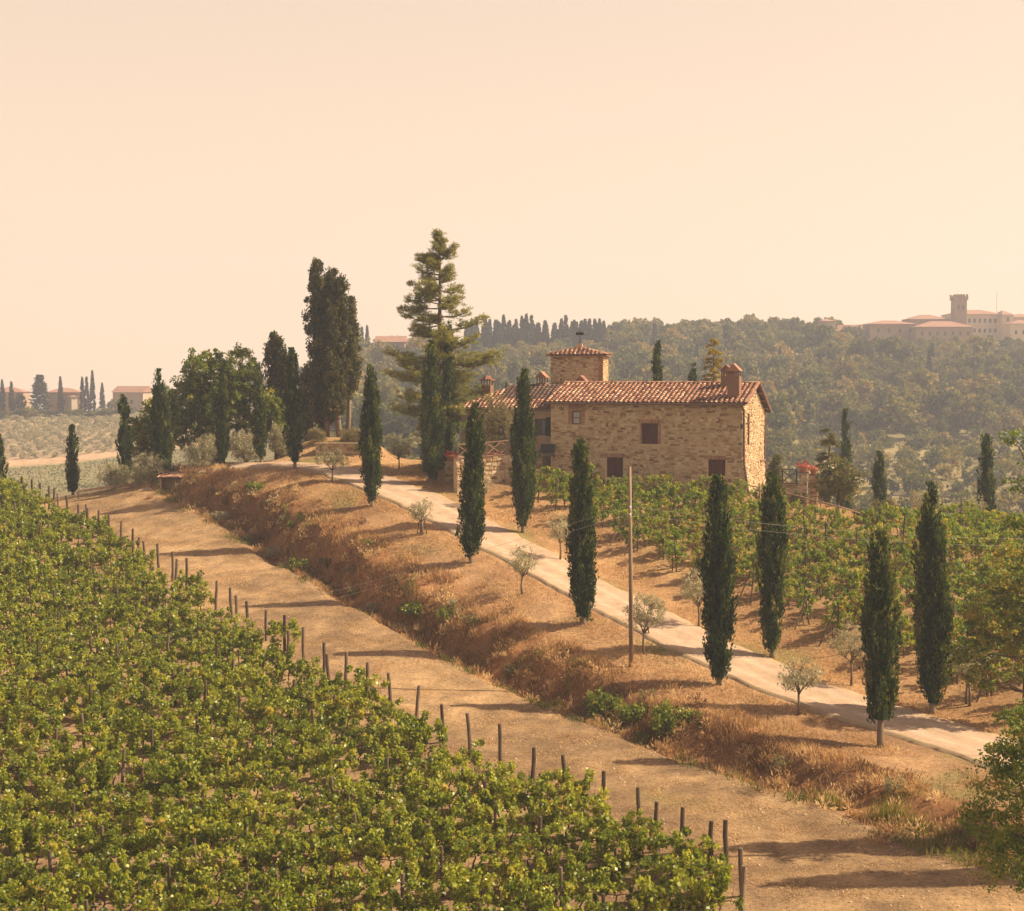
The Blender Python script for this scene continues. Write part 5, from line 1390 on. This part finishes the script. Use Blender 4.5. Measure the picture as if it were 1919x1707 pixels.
hh_ = vnoise(P[:, 0], P[:, 1], 3.4, 72) * .6 + vnoise(P[:, 0], P[:, 1], 1.1, 69) * .4
blades('dry_grass', P, .10 + .60 * hh_ ** 1.7, .032, 'grass_dry', 402, .42, .18 + .85 * vnoise(P[:, 0], P[:, 1], 2.2, 73) * vnoise(P[:, 0], P[:, 1], .8, 68) ** .4, label='tall rusty dry grass and dead weeds on the bank')
P, u, v = scatter(26000, -14, 76, -8.6, -4.4, 403, clumpy(74, 1.3, .5))
blades('ditch_weeds', P, .15 + .38 * vnoise(P[:, 0], P[:, 1], 1.6, 75), .04, 'grass_green', 404, .6, .1 + .55 * vnoise(P[:, 0], P[:, 1], 1.4, 76), label='green and brown weeds along the ditch')
# dead weed clumps: dense rounded thickets of brown stalks with seed heads
r_ = np.random.default_rng(441)
NW = 420; cu = r_.uniform(-12, 80, NW); cv = r_.normal(-5.6, 1.3, NW)
cx_ = A0[0] + cu * AU[0] + cv * AV[0]; cy_ = A0[1] + cu * AU[1] + cv * AV[1]
rad_ = r_.uniform(.2, .75, NW); m_ = 80
g_ = unit(r_.normal(0, 1, (NW * m_, 3))).reshape(NW, m_, 3); g_[..., 2] = np.abs(g_[..., 2]) * 1.15
C_ = np.stack([cx_, cy_, ground(cx_, cy_)], 1)[:, None] + g_ * (r_.random((NW, m_, 1)) ** .5) * rad_[:, None, None]
V_, Q_ = leaf_quads(C_.reshape(-1, 3), g_.reshape(-1, 3) + r_.normal(0, .4, (NW * m_, 3)) + [0, 0, .4], r_.uniform(.14, .32, NW * m_), r_.uniform(.03, .07, NW * m_), r_)
t_ = np.clip(r_.normal(.50, .33, (NW, 1)) + r_.normal(0, .15, (NW, m_)), 0, 1).ravel()
tag(link('dead_weeds', foliage('dead_weeds', [(V_, Q_, t_)], M['grass_dry']), kind='stuff'), 'thickets of dead brown weeds on the bank')
P, u, v = scatter(46000, -16, 70, -4.0, 0.8, 405, clumpy(77, 2.6, .25))
blades('short_dry_grass', P, .09 + .10 * vnoise(P[:, 0], P[:, 1], 2.2, 78), .03, 'grass_dry', 406, .7, .35 + .5 * vnoise(P[:, 0], P[:, 1], 3.0, 79), label='short dry grass on the verge left of the drive')
P, u, v = scatter(14000, -16, 70, -4.0, 0.9, 407, lambda u, v, x, y, r: r.random(len(x)) < np.clip((vnoise(x, y, 4.2, 15) - .58) * 4, 0, 1))
blades('green_grass', P, .13, .03, 'grass_green', 408, .6, .45, label='green grass patches on the verge left of the drive')
P, u, v = scatter(40000, -16, 66, 5.8, 10.2, 409, clumpy(80, 2.6, .25))
blades('roadside_grass', P, .08 + .10 * vnoise(P[:, 0], P[:, 1], 2.2, 81), .03, 'grass_dry', 410, .7, .45 + .45 * vnoise(P[:, 0], P[:, 1], 3.0, 82), label='short dry grass between the drive and the upper vineyard')
P, u, v = scatter(40000, -16, 50, 10, 36, 411, clumpy(83, 3.0, .35))
blades('vineyard_grass', P, .10 + .22 * vnoise(P[:, 0], P[:, 1], 2.2, 84), .04, 'grass_dry', 412, .6, .35 + .5 * vnoise(P[:, 0], P[:, 1], 2.0, 85), label='dry grass under the upper vines')
P, u, v = scatter(110000, -22, 82, -16.0, -8.0, 413, clumpy(86, 1.2, .42))
blades('track_stubble', P, .04 + .07 * vnoise(P[:, 0], P[:, 1], .9, 87), .028, 'grass_dry', 414, 1.2, .5 + .4 * vnoise(P[:, 0], P[:, 1], 2.0, 88), label='straw and stubble on the bare track')
P, u, v = scatter(30000, -20, 88, -45, -15.8, 415, clumpy(89, 2.0, .5))
blades('vineyard_weeds', P, .08 + .10 * vnoise(P[:, 0], P[:, 1], 1.5, 90), .045, 'grass_dry', 416, .9, .3 + .4 * vnoise(P[:, 0], P[:, 1], 2.0, 91), label='straw and weeds between the lower vine rows')
# brighter tufts in the lower ditch
r_ = np.random.default_rng(421)
for name, cx, cy, n, sp, h in (('reed_tuft', 15.2, 63.2, 260, .40, .8), ('reed_tuft', 13.2, 65.4, 130, .22, .7), ('reed_tuft', 16.0, 62.6, 160, .2, .55)):
    p = np.stack([cx + r_.normal(0, sp, n), cy + r_.normal(0, sp * .7, n)], 1)
    o = blades(name, np.c_[p, ground(p[:, 0], p[:, 1])], h, .035, 'grass_green', 430 + n, .25, .7, kind='thing')
    tag(o, {260: 'bright green reed tuft at the lower end of the ditch', 130: 'thin green reed tuft left in the lower ditch', 160: 'short green reed tuft nearest the lower right corner'}[n], 'grass tuft')
# sown rows on the far left field
r_ = np.random.default_rng(451)
cs = []
for fy in np.arange(384, 447, 3.2):
    xs_ = np.arange(-.36 * fy, -.19 * fy, .8) + r_.normal(0, .2, len(np.arange(-.36 * fy, -.19 * fy, .8)))
    cs.append(np.stack([xs_, np.full(len(xs_), fy) + r_.normal(0, .25, len(xs_)) + xs_ * .05, np.zeros(len(xs_))], 1))
cs = np.concatenate(cs); cs = cs[r_.random(len(cs)) < .85]; cs[:, 2] = ground(cs[:, 0], cs[:, 1]) + .05
tag(link('field_rows', foliage('field_rows', [cluster_leaves(cs, .45, 5, .42, .28, r_, tint0=.55, tsd=.1)], M['far_leaf']), kind='stuff'), 'low sown rows on the hazy field below the far olive grove')
# clods and stones on the track
r_ = np.random.default_rng(431)
P, u, v = scatter(700, -20, 80, -15.5, -8, 432)
mb = MB()
for p in P:
    s = r_.uniform(.02, .07); mb.lathe([(0.001, -s * .4), (s, 0), (s * .7, s * .5), (.001, s * .7)], 5, (p[0], p[1], p[2] + .02))
mb.build('small_stones', M['mortar'], kind='stuff')

# ------------------------------------------------------------------ pole, wires, fences, pots
px_, py_ = 6.39, 85.1; pz_ = gz(px_, py_)
pole = empty('utility_pole', (px_, py_, pz_), 0, 'tall bare wooden utility pole on the bank beside the drive', 'utility pole')
MB().tube([(0, 0, -.8), (-.05, 0, 5), (-.12, 0, 10.75)], [.125, .105, .08], 10).build('shaft', M['pole'], pole, smooth=True)
for q, zz in enumerate((8.55, 8.15)):
    ins = MB().tube([(-.1, -.12, zz - .12), (-.1, -.12, zz)], .02, 5); ins.lathe([(.02, 0), (.05, .03), (.05, .09), (.02, .12)], 8, (-.1, -.12, zz)); ins.build('insulator', M['white'], pole)
def wire(a, b, sag, lab):
    a, b = Vector(a), Vector(b); P = [a.lerp(b, t) + Vector((0, 0, -4 * sag * t * (1 - t))) for t in np.linspace(0, 1, 25)]
    tag(MB().tube(P, .006, 4, cap=False).build('overhead_wire', M['wire']), lab, 'wire', 'overhead wires')
for q, zz in enumerate((8.67, 8.27)):
    s = ('upper', 'lower')[q]
    wire((px_ - .1, py_ - .12, pz_ + zz), (40.0, 92.0, -9.2 - .4 * q), .9, s + ' overhead wire running right from the utility pole')
    wire((px_ - .1, py_ - .12, pz_ + zz), (-34.0, 78.0, -16.5 - .4 * q), .6, s + ' overhead wire running left from the utility pole')

pl = empty('stone_pillar', (-4.75, 124.3, gz(-4.75, 124.3) - .05), R(-12), 'pale stone pillar at the patio corner carrying a bowl of red geraniums', 'pillar')
MB().box(-.38, .38, -.36, .36, -.3, 1.35).build('shaft', M['mortar'], pl)
rngq = np.random.default_rng(15)
lay_stones(pl, stone_layout(.76, 1.3, rngq, ch=(.2, .3), cw=(.25, .4)), lambda x, z: (x - .38, -.36, z), 0, rngq, 30, depth=.1)
MB().box(-.44, .44, -.42, .42, 1.35, 1.45).build('cap', M['mortar'], pl)
def flower_pot(x, y, z, r0, label, seed, flowers=True, group='pots of red geraniums'):
    o = empty('flower_pot', (x, y, z), 0, label, 'flower pot', group)
    MB().lathe([(.001, 0), (r0 * .62, 0), (r0 * .85, r0 * .7), (r0, r0 * .95), (r0 * 1.06, r0 * .98), (r0 * 1.06, r0 * 1.12), (r0 * .9, r0 * 1.12), (r0 * .8, r0 * .95), (.001, r0 * .95)], 14).build('pot', M['terracotta'], o, smooth=True)
    if flowers:
        r = np.random.default_rng(seed); P = lobes_points([(0, 0, r0 * 1.35, r0 * 1.45, r0 * 1.2, r0 * .8)], 60 / r0, r, .3)
        link('geraniums', foliage('geraniums', [cluster_leaves(P, .09, 16, .07, .06, r, tint0=.55, tsd=.3)], M['flower']), o)
    return o
flower_pot(-4.75, 124.3, gz(-4.75, 124.3) - .05 + 1.45, .42, 'wide bowl of red geraniums on the pale stone pillar at the patio corner', 501)
x_, y_, z_ = on_wall(.44); flower_pot(x_, y_ + .5, pz0 - .05, .36, 'small terracotta pot behind the patio railing', 502, flowers=False, group=None)
lg = empty('garden_lounger', (2.75, 123.25, -6.75), R(-25), 'dark folded garden lounger leaning at the left corner of the long house', 'lounger'); lg.scale = (.8, .8, .8)
sl_ = MB(); slab(sl_, -.75, .75, -.28, .85, .18, 1.65, .06); sl_.build('sling', M['black'], lg)
for q in (-.72, .72):
    MB().bar((q, -.30, .80), (q, .22, 1.72), .05, .05).build('side_rail', M['frame'], lg)
    MB().bar((q, .10, 1.40), (q, -.35, 0), .05, .05).build('leg', M['frame'], lg); MB().bar((q, -.25, .86), (q, .35, 0), .05, .05).build('leg', M['frame'], lg)
# garden wall of the raised bed
gw = empty('garden_wall', (-16.6, 135.2, gz(-16.0, 134.9) - .2), R(4), 'low sunlit stone wall holding the raised lavender bed', 'wall')
MB().box(0, 5.2, .05, .35, -.3, 1.35).build('wall_core', M['mortar'], gw)
rngg = np.random.default_rng(17)
lay_stones(gw, stone_layout(5.2, 1.32, rngg, ch=(.16, .3), cw=(.25, .6)), lambda x, z: (x, .06, z), 0, rngg, 120, depth=.12)
MB().box(-.03, 5.23, -.06, .42, 1.35, 1.43).build('coping', M['mortar'], gw)
# tiled shed behind the crest
sx, sy = -28.3, 133.2; sz = gz(sx, sy)
sd_ = empty('garden_shed', (sx, sy, sz - .35), R(-6), 'small open shed with a tiled lean-to roof half hidden behind the dry bank', 'shed'); sd_.scale = (.82, .82, .9)
for a in (-1.15, 1.05): MB().box(a, a + .16, -.6, -.44, -.3, 1.72).build('post', M['plaster'], sd_)
MB().box(-1.1, 1.15, .7, .86, -.3, 1.95).build('rear_wall', M['plaster'], sd_)
MB().box(-1.15, -1.05, -.44, .7, -.3, 1.8).build('side_wall', M['plaster'], sd_)
sr = MB(); slab(sr, -1.45, 1.4, -.85, 1.72, 1.1, 2.12, .08); sr.build('roof', M['tile_bed'], sd_)
lay_tiles(sd_, (-1.45, -.85, 1.72), X, Vector((0, 1.95, .40)).normalized(), 2.85, 1.98, np.random.default_rng(3), 80, pitch=.28)
# rails at the end of the track
def pt3(x, y, dz): return (x, y, gz(x, y) + dz)
railing('timber_rail', [pt3(-36.4, 134.0, 0), pt3(-33.6, 134.6, -.1), pt3(-30.9, 135.2, -.35)], .62, 'low peeled-log rail closing the far end of the bare track', 'rail', 'pole', brace=None, top=.24)
# terrace right of the house
tz = -8.15
tr = empty('terrace_wall', (18.9, 118.6, -9.6), R(-4), 'dark low terrace wall right of the long house', 'wall')
MB().box(0, 2.35, .06, .42, -.3, 1.42).build('wall_core', M['mortar'], tr)
rngk = np.random.default_rng(19)
lay_stones(tr, stone_layout(2.35, 1.4, rngk), lambda x, z: (x, .06, z), 0, rngk, 60, depth=.12)
MB().box(-.02, 2.37, 0, .48, 1.42, 1.50).build('coping', M['brick_plain'], tr)
railing('terrace_railing', [(18.95, 118.85, tz), (20.1, 118.8, tz), (21.15, 118.72, tz)], 1.02, 'dark wooden railing with crossed braces on the terrace wall right of the house', 'railing', 'frame')
for q, (x, y, h, lab) in enumerate(((21.6, 118.5, 1.75, 'square pinkish stone pillar on the terrace under the large red geraniums'), (22.45, 118.9, 1.55, 'second lower terrace pillar under the small red geraniums'))):
    o = empty('stone_pillar', (x, y, -9.0), R(-10), lab, 'pillar')
    MB().box(-.3, .3, -.3, .3, -1.0, h - .1).build('shaft', M['mortar'], o)
    rr_ = np.random.default_rng(60 + q); lay_stones(o, stone_layout(.6, h + .8, rr_, ch=(.18, .26), cw=(.28, .4)), lambda x, z: (x - .3, -.29, z - .9), 0, rr_, 30, depth=.08)
    lay_stones(o, stone_layout(.6, h + .8, rr_, ch=(.18, .26), cw=(.28, .4)), lambda y, z: (.29, y - .3, z - .9), R(90), rr_, 30, depth=.08)
    MB().box(-.36, .36, -.36, .36, h - .1, h).build('cap', M['brick_plain'], o)
    flower_pot(x, y, -9.0 + h, (.40, .30)[q], ('large bowl of red geraniums on the nearer terrace pillar', 'smaller bowl of red geraniums on the second terrace pillar')[q], 510 + q)
ld = empty('stair_railing', (22.0, 117.7, -9.6), R(-8), 'slatted wooden stair gate between the two terrace pillars', 'gate')
for q in range(5): MB().bar((0, 0, .25 + q * .32), (.75, 0, .25 + q * .32), .05, .07).build('slat', M['rail'], ld)
for q in (0, .75): MB().bar((q, .04, -.3), (q, .04, 1.8), .06, .06).build('post', M['rail'], ld)
fpts = [(16.6, 117.0), (18.2, 115.4), (19.7, 113.7), (21.2, 111.9), (22.5, 110.1), (23.7, 108.2)]
fence = railing('wooden_fence', [pt3(x, y, 0) for x, y in fpts], 1.15, 'long rustic pole fence above the upper vines right of the house', 'fence', 'rail', brace='I', top=.07)
gp = MB().tube([(24.0, 107.2, gz(24, 107.2) - .2), (24.0, 107.2, gz(24, 107.2) + .9)], .14, 8).build('fence_footing', M['mortar'], None)
tag(gp, 'short pale stone footing under the near end of the pole fence', 'stone post')

# ------------------------------------------------------------------ far hills: buildings
def far_building(name, label, x, y, z, rz, w, d, h, rh, wall='castle_wall', roof='far_roof', rows=(), hip=True, cat='building', group=None, ov=.5, wsize=(1.0, 1.6), rowsx=None):
    o = empty(name, (x, y, z), rz, label, cat, group)
    MB().box(-w / 2, w / 2, 0, d, -12, h).build('wall', M[wall], o)
    e = [(-w / 2 - ov, -ov, h), (w / 2 + ov, -ov, h), (w / 2 + ov, d + ov, h), (-w / 2 - ov, d + ov, h)]
    k = min(w, d) / 2 if hip else 0
    r0 = (-w / 2 + k, d / 2, h + rh); r1 = (w / 2 - k, d / 2, h + rh)
    if not hip: r0 = (-w / 2 - ov, d / 2, h + rh); r1 = (w / 2 + ov, d / 2, h + rh)
    m = MB(); m.add(e + [r0, r1], [[0, 1, 5, 4], [2, 3, 4, 5], [3, 2, 1, 0]], [[1, 2, 5], [3, 0, 4]])
    m.build('roof', M[roof], o)
    for zr, n, x0, x1 in rows:
        for i in range(n):
            xx = x0 + (x1 - x0) * (i + .5) / n
            f = MB().box(xx - wsize[0] / 2, xx + wsize[0] / 2, -.06, .1, zr, zr + wsize[1]).build('window', M['far_window'], o)
    return o
def at_px(px, y): return (px - 959.5) / 3000.0 * y
yB = 640.0
# hilltop castle, front block in two wings, upper white block, tower
far_building('hilltop_palace', 'long brown hilltop palace front wing at the left end of the castle village', at_px(1672, 628), 628, 8.0, R(3), 18.6, 14, 11.4, 1.6, 'castle_stone', rows=((8.0, 4, -8, 9), (3.6, 4, -8, 9)))
far_building('hilltop_palace', 'brown hilltop palace wing with two window rows below the crenellated tower', at_px(1768, 618), 618, 7.0, R(-2), 21.6, 14, 11.0, 2.4, 'castle_stone', rows=((7.6, 7, -10, 10.5), (3.0, 7, -10, 10.5)))
far_building('hilltop_house', 'brown gabled hilltop house between palace wing and crenellated tower', at_px(1738, 650), 650, 14.0, R(0), 16, 12, 8.0, 2.0, 'castle_stone')
far_building('hilltop_villa', 'white hilltop villa with two rows of windows right of the tower', at_px(1829, 650), 650, 14.0, R(2), 21.0, 14, 10.0, 2.0, 'cream_wall', rows=((6.6, 9, -8.5, 10.5), (2.6, 9, -8.5, 10.5)))
far_building('hilltop_villa', 'tall pale hilltop corner house topped by an antenna', at_px(1886, 645), 645, 14.0, R(4), 4.6, 12, 9.6, 2.0, 'cream_wall', rows=((7.0, 1, -1.5, 1.5), (3.6, 1, -1.5, 1.5)))
far_building('hilltop_villa', 'cream hilltop building cut by the right picture edge', at_px(1916, 630), 630, 10.0, R(0), 10.5, 10, 9.6, 1.6, 'cream_wall', rows=((5.4, 3, -4.5, 4.5),))
far_building('hilltop_villa', 'brown-roofed hilltop house behind the cream building at the right edge', at_px(1915, 660), 660, 16.0, R(0), 9.5, 10, 7.2, 1.6, 'castle_wall')
ant = MB().tube([(at_px(1866, 655), 656, 25.0), (at_px(1866, 655), 656, 33.5)], .10, 4).build('antenna_mast', M['castle_wall']); tag(ant, 'thin antenna mast on the roof of the hilltop villas', 'antenna')
tx = at_px(1794, 645)
ct = empty('castle_tower', (tx, 645, 12.0), R(3), 'square crenellated castle tower on the far hilltop', 'tower')
MB().box(-2.45, 2.45, -2.45, 2.45, 0, 17.4).build('shaft', M['castle_stone'], ct)
MB().box(-2.85, 2.85, -2.85, 2.85, 17.4, 18.9).build('parapet', M['castle_stone'], ct)
for i in range(5):
    for q in (-1, 1):
        xx = -2.85 + i * 1.2
        MB().box(xx, xx + .75, q * 2.85 - .2, q * 2.85 + .2, 18.9, 19.7).build('merlon', M['castle_stone'], ct)
for xx in (-1.0, 1.0): MB().box(xx - .45, xx + .45, -2.5, -2.3, 13.6, 15.4).build('window', M['far_window'], ct)
far_building('hilltop_house', 'small square hilltop house among the trees left of the castle', at_px(1552, 625), 625, 12.0, R(8), 5.2, 6, 8.4, 1.0, 'castle_wall')
far_building('hilltop_house', 'low tiled hilltop house half hidden left of the palace', at_px(1588, 628), 628, 11.0, R(-12), 10, 7, 5.6, 2.6, 'castle_stone', hip=False)
far_building('ridge_house', 'pale house with shallow roof on the ridge behind the tall pine', at_px(732, 560), 560, 3.0, R(0), 10.0, 8, 8.0, 2.2, 'castle_stone', hip=False)
far_building('village_house', 'red-roofed pale village house on the left hill', at_px(240, 600), 600, -14.0, R(-14), 12.4, 9, 7.0, 2.3, 'castle_wall', hip=False, rows=((2.6, 1, 0, 3),))
far_building('village_house', 'low brown village house behind the dark cedar on the left hill', at_px(118, 600), 600, -15.0, R(5), 12.4, 9, 8.0, 1.6, 'castle_stone', rows=((3.6, 2, -1, 5),))
far_building('village_house', 'red-roofed village house at the left picture edge', at_px(12, 605), 605, -15.0, R(0), 13, 9, 8.0, 1.8, 'castle_stone')
far_building('village_house', 'narrow sunlit cream annex beside the brown village house', at_px(140, 594), 594, -15.0, R(30), 2.2, 4, 6.4, .6, 'cream_wall')
tw_ = empty('terrace_wall', (at_px(108, 590), 590, -16.6), R(-3), 'long reddish terrace wall below the left village', 'wall')
MB().box(-6.5, 6.5, 0, .8, -4, 2.6).build('wall', M['brick_plain'], tw_)
cr = empty('parked_car', (at_px(190, 590), 590, gz(at_px(190, 590), 590) + 1.6), R(5), 'white car parked by the wall of the left village', 'car')
MB().box(-2.0, 2.0, -.85, .85, .3, .85).build('body', M['white'], cr)
MB().add([(-1.3, -.75, .85), (1.1, -.75, .85), (.7, -.6, 1.4), (-.9, -.6, 1.4), (-1.3, .75, .85), (1.1, .75, .85), (.7, .6, 1.4), (-.9, .6, 1.4)], [[0, 1, 2, 3], [5, 4, 7, 6], [3, 2, 6, 7], [1, 5, 6, 2], [4, 0, 3, 7]]).build('cabin', M['dark_glass'], cr)
for q in (-1.25, 1.25):
    for s in (-.86, .7): MB().tube([(q, s, .33), (q, s + .16, .33)], .33, 10).build('wheel', M['black'], cr)

# ------------------------------------------------------------------ far hills: woods
def far_tree_geo(seed, kind):
    r = np.random.default_rng(seed)
    if kind == 'round':
        lob = [(0, 0, 4.6, 2.6, 2.6, 3.2)] + [(r.normal(0, 1.5), r.normal(0, 1.5), r.uniform(3.2, 6.8), r.uniform(1.1, 1.9), r.uniform(1.1, 1.9), r.uniform(1.1, 1.9)) for k in range(6)]
        P = lobes_points(lob, 8.0, r, .75); P[:, 2] = np.maximum(P[:, 2], .3)
        return cluster_leaves(P, .62, 9, .75, .55, r, tint0=.45, tsd=.13)
    if kind == 'bush':
        lob = [(0, 0, 1.2, 1.6, 1.6, 1.3)] + [(r.normal(0, 1.0), r.normal(0, .9), r.uniform(.8, 1.8), .9, .9, .8) for k in range(4)]
        P = lobes_points(lob, 8, r, .6); P[:, 2] = np.maximum(P[:, 2], .1)
        return cluster_leaves(P, .45, 8, .5, .35, r, tint0=.5, tsd=.15)
    if kind == 'cone':
        n = 210; T = r.random(n); A = r.uniform(0, 6.28, n); q = np.interp(T, [0, .2, .5, .75, .9, 1], [.7, 1, .82, .48, .2, .02]) * r.uniform(.6, 1, n)
        P = np.stack([np.cos(A) * q * 1.1, np.sin(A) * q * 1.1, T * 11.5], 1)
        return cluster_leaves(P, .4, 9, .7, .32, r, up=1.2, tint0=.5, tsd=.2)
KIN = {'round': 7, 'bush': 5, 'cone': 4}
FT = {k: [far_tree_geo(600 + i + 10 * j, k) for i in range(n)] for j, (k, n) in enumerate(KIN.items())}
FM = {k: [foliage('crown', [g], M['far_dark' if k == 'cone' else 'far_leaf']) for g in v] for k, v in FT.items()}
rf_ = np.random.default_rng(700)
wood, brush, grove = [], [], []
for gx in np.arange(-215, 235, 6.2):
    for gy in np.arange(292, 668, 6.6):
        x = gx + rf_.uniform(-2.6, 2.6); y = gy + rf_.uniform(-2.6, 2.6)
        k = x / y
        if abs(k) > .36: continue
        if k > -.125:
            if y > 425 or (k < .17 and y > 300) :
                if y > 598 and .212 < k < .36: continue
                if y > 572 and -.035 < k < .06: continue
                if y > 655: continue
                wood.append((x, y))
            elif y > 292 and rf_.random() < .92: brush.append((x, y))
        elif y > 585:
            if rf_.random() < .22 and k > -.22: wood.append((x, y))
for gx in np.arange(10, 110, 5.0):
    for gy in np.arange(205, 300, 7.0):
        x = gx + rf_.uniform(-2, 2); y = gy + rf_.uniform(-2, 2)
        if abs(x / y) < .36 and rf_.random() < .9: brush.append((x, y))
for gx in np.arange(-120, 5, 6.0):
    for gy in np.arange(215, 300, 8.0):
        x = gx + rf_.uniform(-2.4, 2.4); y = gy + rf_.uniform(-2.4, 2.4)
        if -.30 < x / y < .02 and rf_.random() < .5: brush.append((x, y))
for gx in np.arange(-215, -55, 4.6):
    for gy in np.arange(460, 572, 5.2):
        x = gx + (gy % 10.4) * .2 + rf_.uniform(-.7, .7); y = gy + rf_.uniform(-.7, .7)
        if -.36 < x / y < -.135: grove.append((x, y))

def far_plant(spots, kind, nmax, smin, smax, name, label, group, massname, masslabel, mat, single_z=-.4, keyfn=None, sq=1.0):
    spots = sorted(spots, key=keyfn or (lambda s: s[1]))
    xs = np.array([s[0] for s in spots]); ys = np.array([s[1] for s in spots]); zs = ground(xs, ys) + single_z
    parts = []
    for i in range(len(spots)):
        s = smin + (smax - smin) * rf_.random() ** (1.7 if kind == 'round' else 1)
        if kind == 'round' and spots[i][1] > 535 and spots[i][0] / spots[i][1] > .212: s = min(s, .95 - .0055 * (spots[i][1] - 535)) * rf_.uniform(.8, 1)
        if kind == 'round' and spots[i][1] > 505 and -.04 < spots[i][0] / spots[i][1] < .065: s = min(s, .8)
        if kind == 'round' and spots[i][1] > 560: s = min(s, 1.15)
        j = int(rf_.integers(KIN[kind])); a = rf_.uniform(0, 6.28); hz_ = s * rf_.uniform(.85, 1.2) * sq
        if i < nmax:
            o = link(name, FM[kind][j], None, (xs[i], ys[i], zs[i]), (0, 0, a), (s, s, hz_)); tag(o, label, 'tree' if kind != 'bush' else 'bush', group)
        else:
            V, Q, t = FT[kind][j]; c, sn = math.cos(a), math.sin(a)
            parts.append((np.stack([(V[:, 0] * c - V[:, 1] * sn) * s + xs[i], (V[:, 0] * sn + V[:, 1] * c) * s + ys[i], V[:, 2] * hz_ + zs[i]], 1), Q, np.clip(t + rf_.normal(0, .22), 0, 1)))
    if parts: tag(link(massname, foliage(massname, parts, mat), kind='stuff'), masslabel)
far_plant(wood, 'round', 300, .6, 1.6, 'forest_tree', 'rounded hazy tree crown in the wood covering the far hillside', 'trees of the far wooded hillside', 'far_forest', 'hazy mixed wood on the far hillside', M['far_leaf'])
far_plant(brush, 'bush', 300, .7, 1.6, 'valley_bush', 'hazy bush scattered over the rough valley slope', 'bushes of the valley slope', 'valley_scrub', 'scrub on the valley slope', M['far_leaf'])
# olive grove in rows
gsel = sorted(grove, key=lambda s: s[1])
far_plant(gsel, 'bush', 300, .55, .75, 'grove_olive', 'small olive tree in the rows of the far left grove', 'olive trees of the far grove', 'far_olive_grove', 'rows of olive trees at the top of the far grove', M['olive'])
for o in bpy.data.objects:
    if o.name.startswith('grove_olive'): o['category'] = 'olive tree'
GR = [foliage('crown', [g], M['olive']) for g in FT['bush']]
for q, o in enumerate([o for o in bpy.data.objects if o.name.startswith('grove_olive')]): o.data = GR[q % len(GR)]
def far_cypress(px, top, y, sc, label, group, kind='cone', wide=1.0):
    x = at_px(px, y); z = gz(x, y) - .3
    h = (700 - top) / 3000.0 * y - z
    j = int(rf_.integers(KIN[kind])); base = 11.7 if kind == 'cone' else 8.3
    o = link('far_cypress' if kind == 'cone' else 'far_tree', FM[kind][j], None, (x, y, z), (0, 0, rf_.uniform(0, 6)), (sc * wide, sc * wide, h / base)); tag(o, label, 'cypress' if kind == 'cone' else 'tree', group)
CG = 'cypresses on the far ridge skyline'
for px, top in [(875, 600), (884, 597), (893, 594), (905, 612), (918, 598), (932, 604), (944, 589), (955, 600), (967, 597), (978, 592), (986, 588), (996, 590), (1008, 604), (1022, 600), (1040, 604), (1052, 596), (1060, 590), (1072, 602), (1080, 602), (1095, 604), (1123, 597), (1131, 601), (1146, 610), (1185, 612), (1226, 606)]:
    far_cypress(px, top + 1, 600 + rf_.uniform(-8, 6), 1.25, 'dark cypress in the row along the far ridge skyline behind the house', CG)
for i in range(90):
    px = rf_.uniform(880, 1125); far_cypress(px, rf_.uniform(597, 634), rf_.uniform(572, 602), 1.3, 'dark cypress massed below the far ridge skyline behind the house', 'cypresses massed under the far ridge')
for i in range(90):
    px = rf_.uniform(1150, 1900); far_cypress(px, rf_.uniform(640, 740), rf_.uniform(500, 600), 1.0, 'dark conifer standing among the round crowns of the far wood', 'conifers in the far wood')
for px, top, lab in [(670, 621, 'left one of three far cypresses right of the old cypress clump'), (679, 614, 'middle one of three far cypresses right of the old cypress clump'), (689, 611, 'right one of three far cypresses, the tallest, right of the old cypress clump'),
                     (5, 712, 'far cypress at the left picture edge beside the village'), (22, 715, 'spindly far conifer near the left picture edge'), (114, 706, 'single far cypress in front of the brown village house'), (155, 707, 'left of the two dense far cypresses between the village houses'), (163, 706, 'broad dense far cypress between the village houses'), (174, 695, 'tall pointed far cypress left of the red-roofed village house'), (192, 718, 'small clipped far tree left of the red-roofed village house')]:
    far_cypress(px, top, 560 if px > 600 else 592, .95, lab, None)
far_cypress(75, 702, 590, 1.0, 'broad dark cedar in front of the left village', None, 'cone', 3.0)
for q in range(22):
    far_cypress(q * 12.5 + rf_.uniform(-4, 4), rf_.uniform(764, 778), rf_.uniform(574, 584), rf_.uniform(.55, .8), 'dark hedge tree in the belt below the left village', 'hedge trees below the left village', 'round')
for px, top, y, w, lab in [(52, 762, 570, .8, 'round hazy tree below the dark cedar of the left village'), (4, 775, 570, .6, 'yellowish round bush at the left edge below the village'), (215, 748, 585, .9, 'hazy tree in front of the red-roofed village house'), (200, 765, 575, 1.1, 'dark hedge tree below the white car of the village'), (175, 770, 572, 1.1, 'dark hedge tree below the village terrace wall'), (240, 760, 575, 1.0, 'round tree at the foot of the red-roofed village house'), (475, 672, 620, 1.3, 'hazy far tree seen between the oak and the old cypresses'), (455, 690, 560, 1.2, 'lower hazy far tree beside the oak crown'), (40, 738, 592, .7, 'dark round tree beside the cedar of the left village')]:
    far_cypress(px, top, y, w, lab, None, 'round')
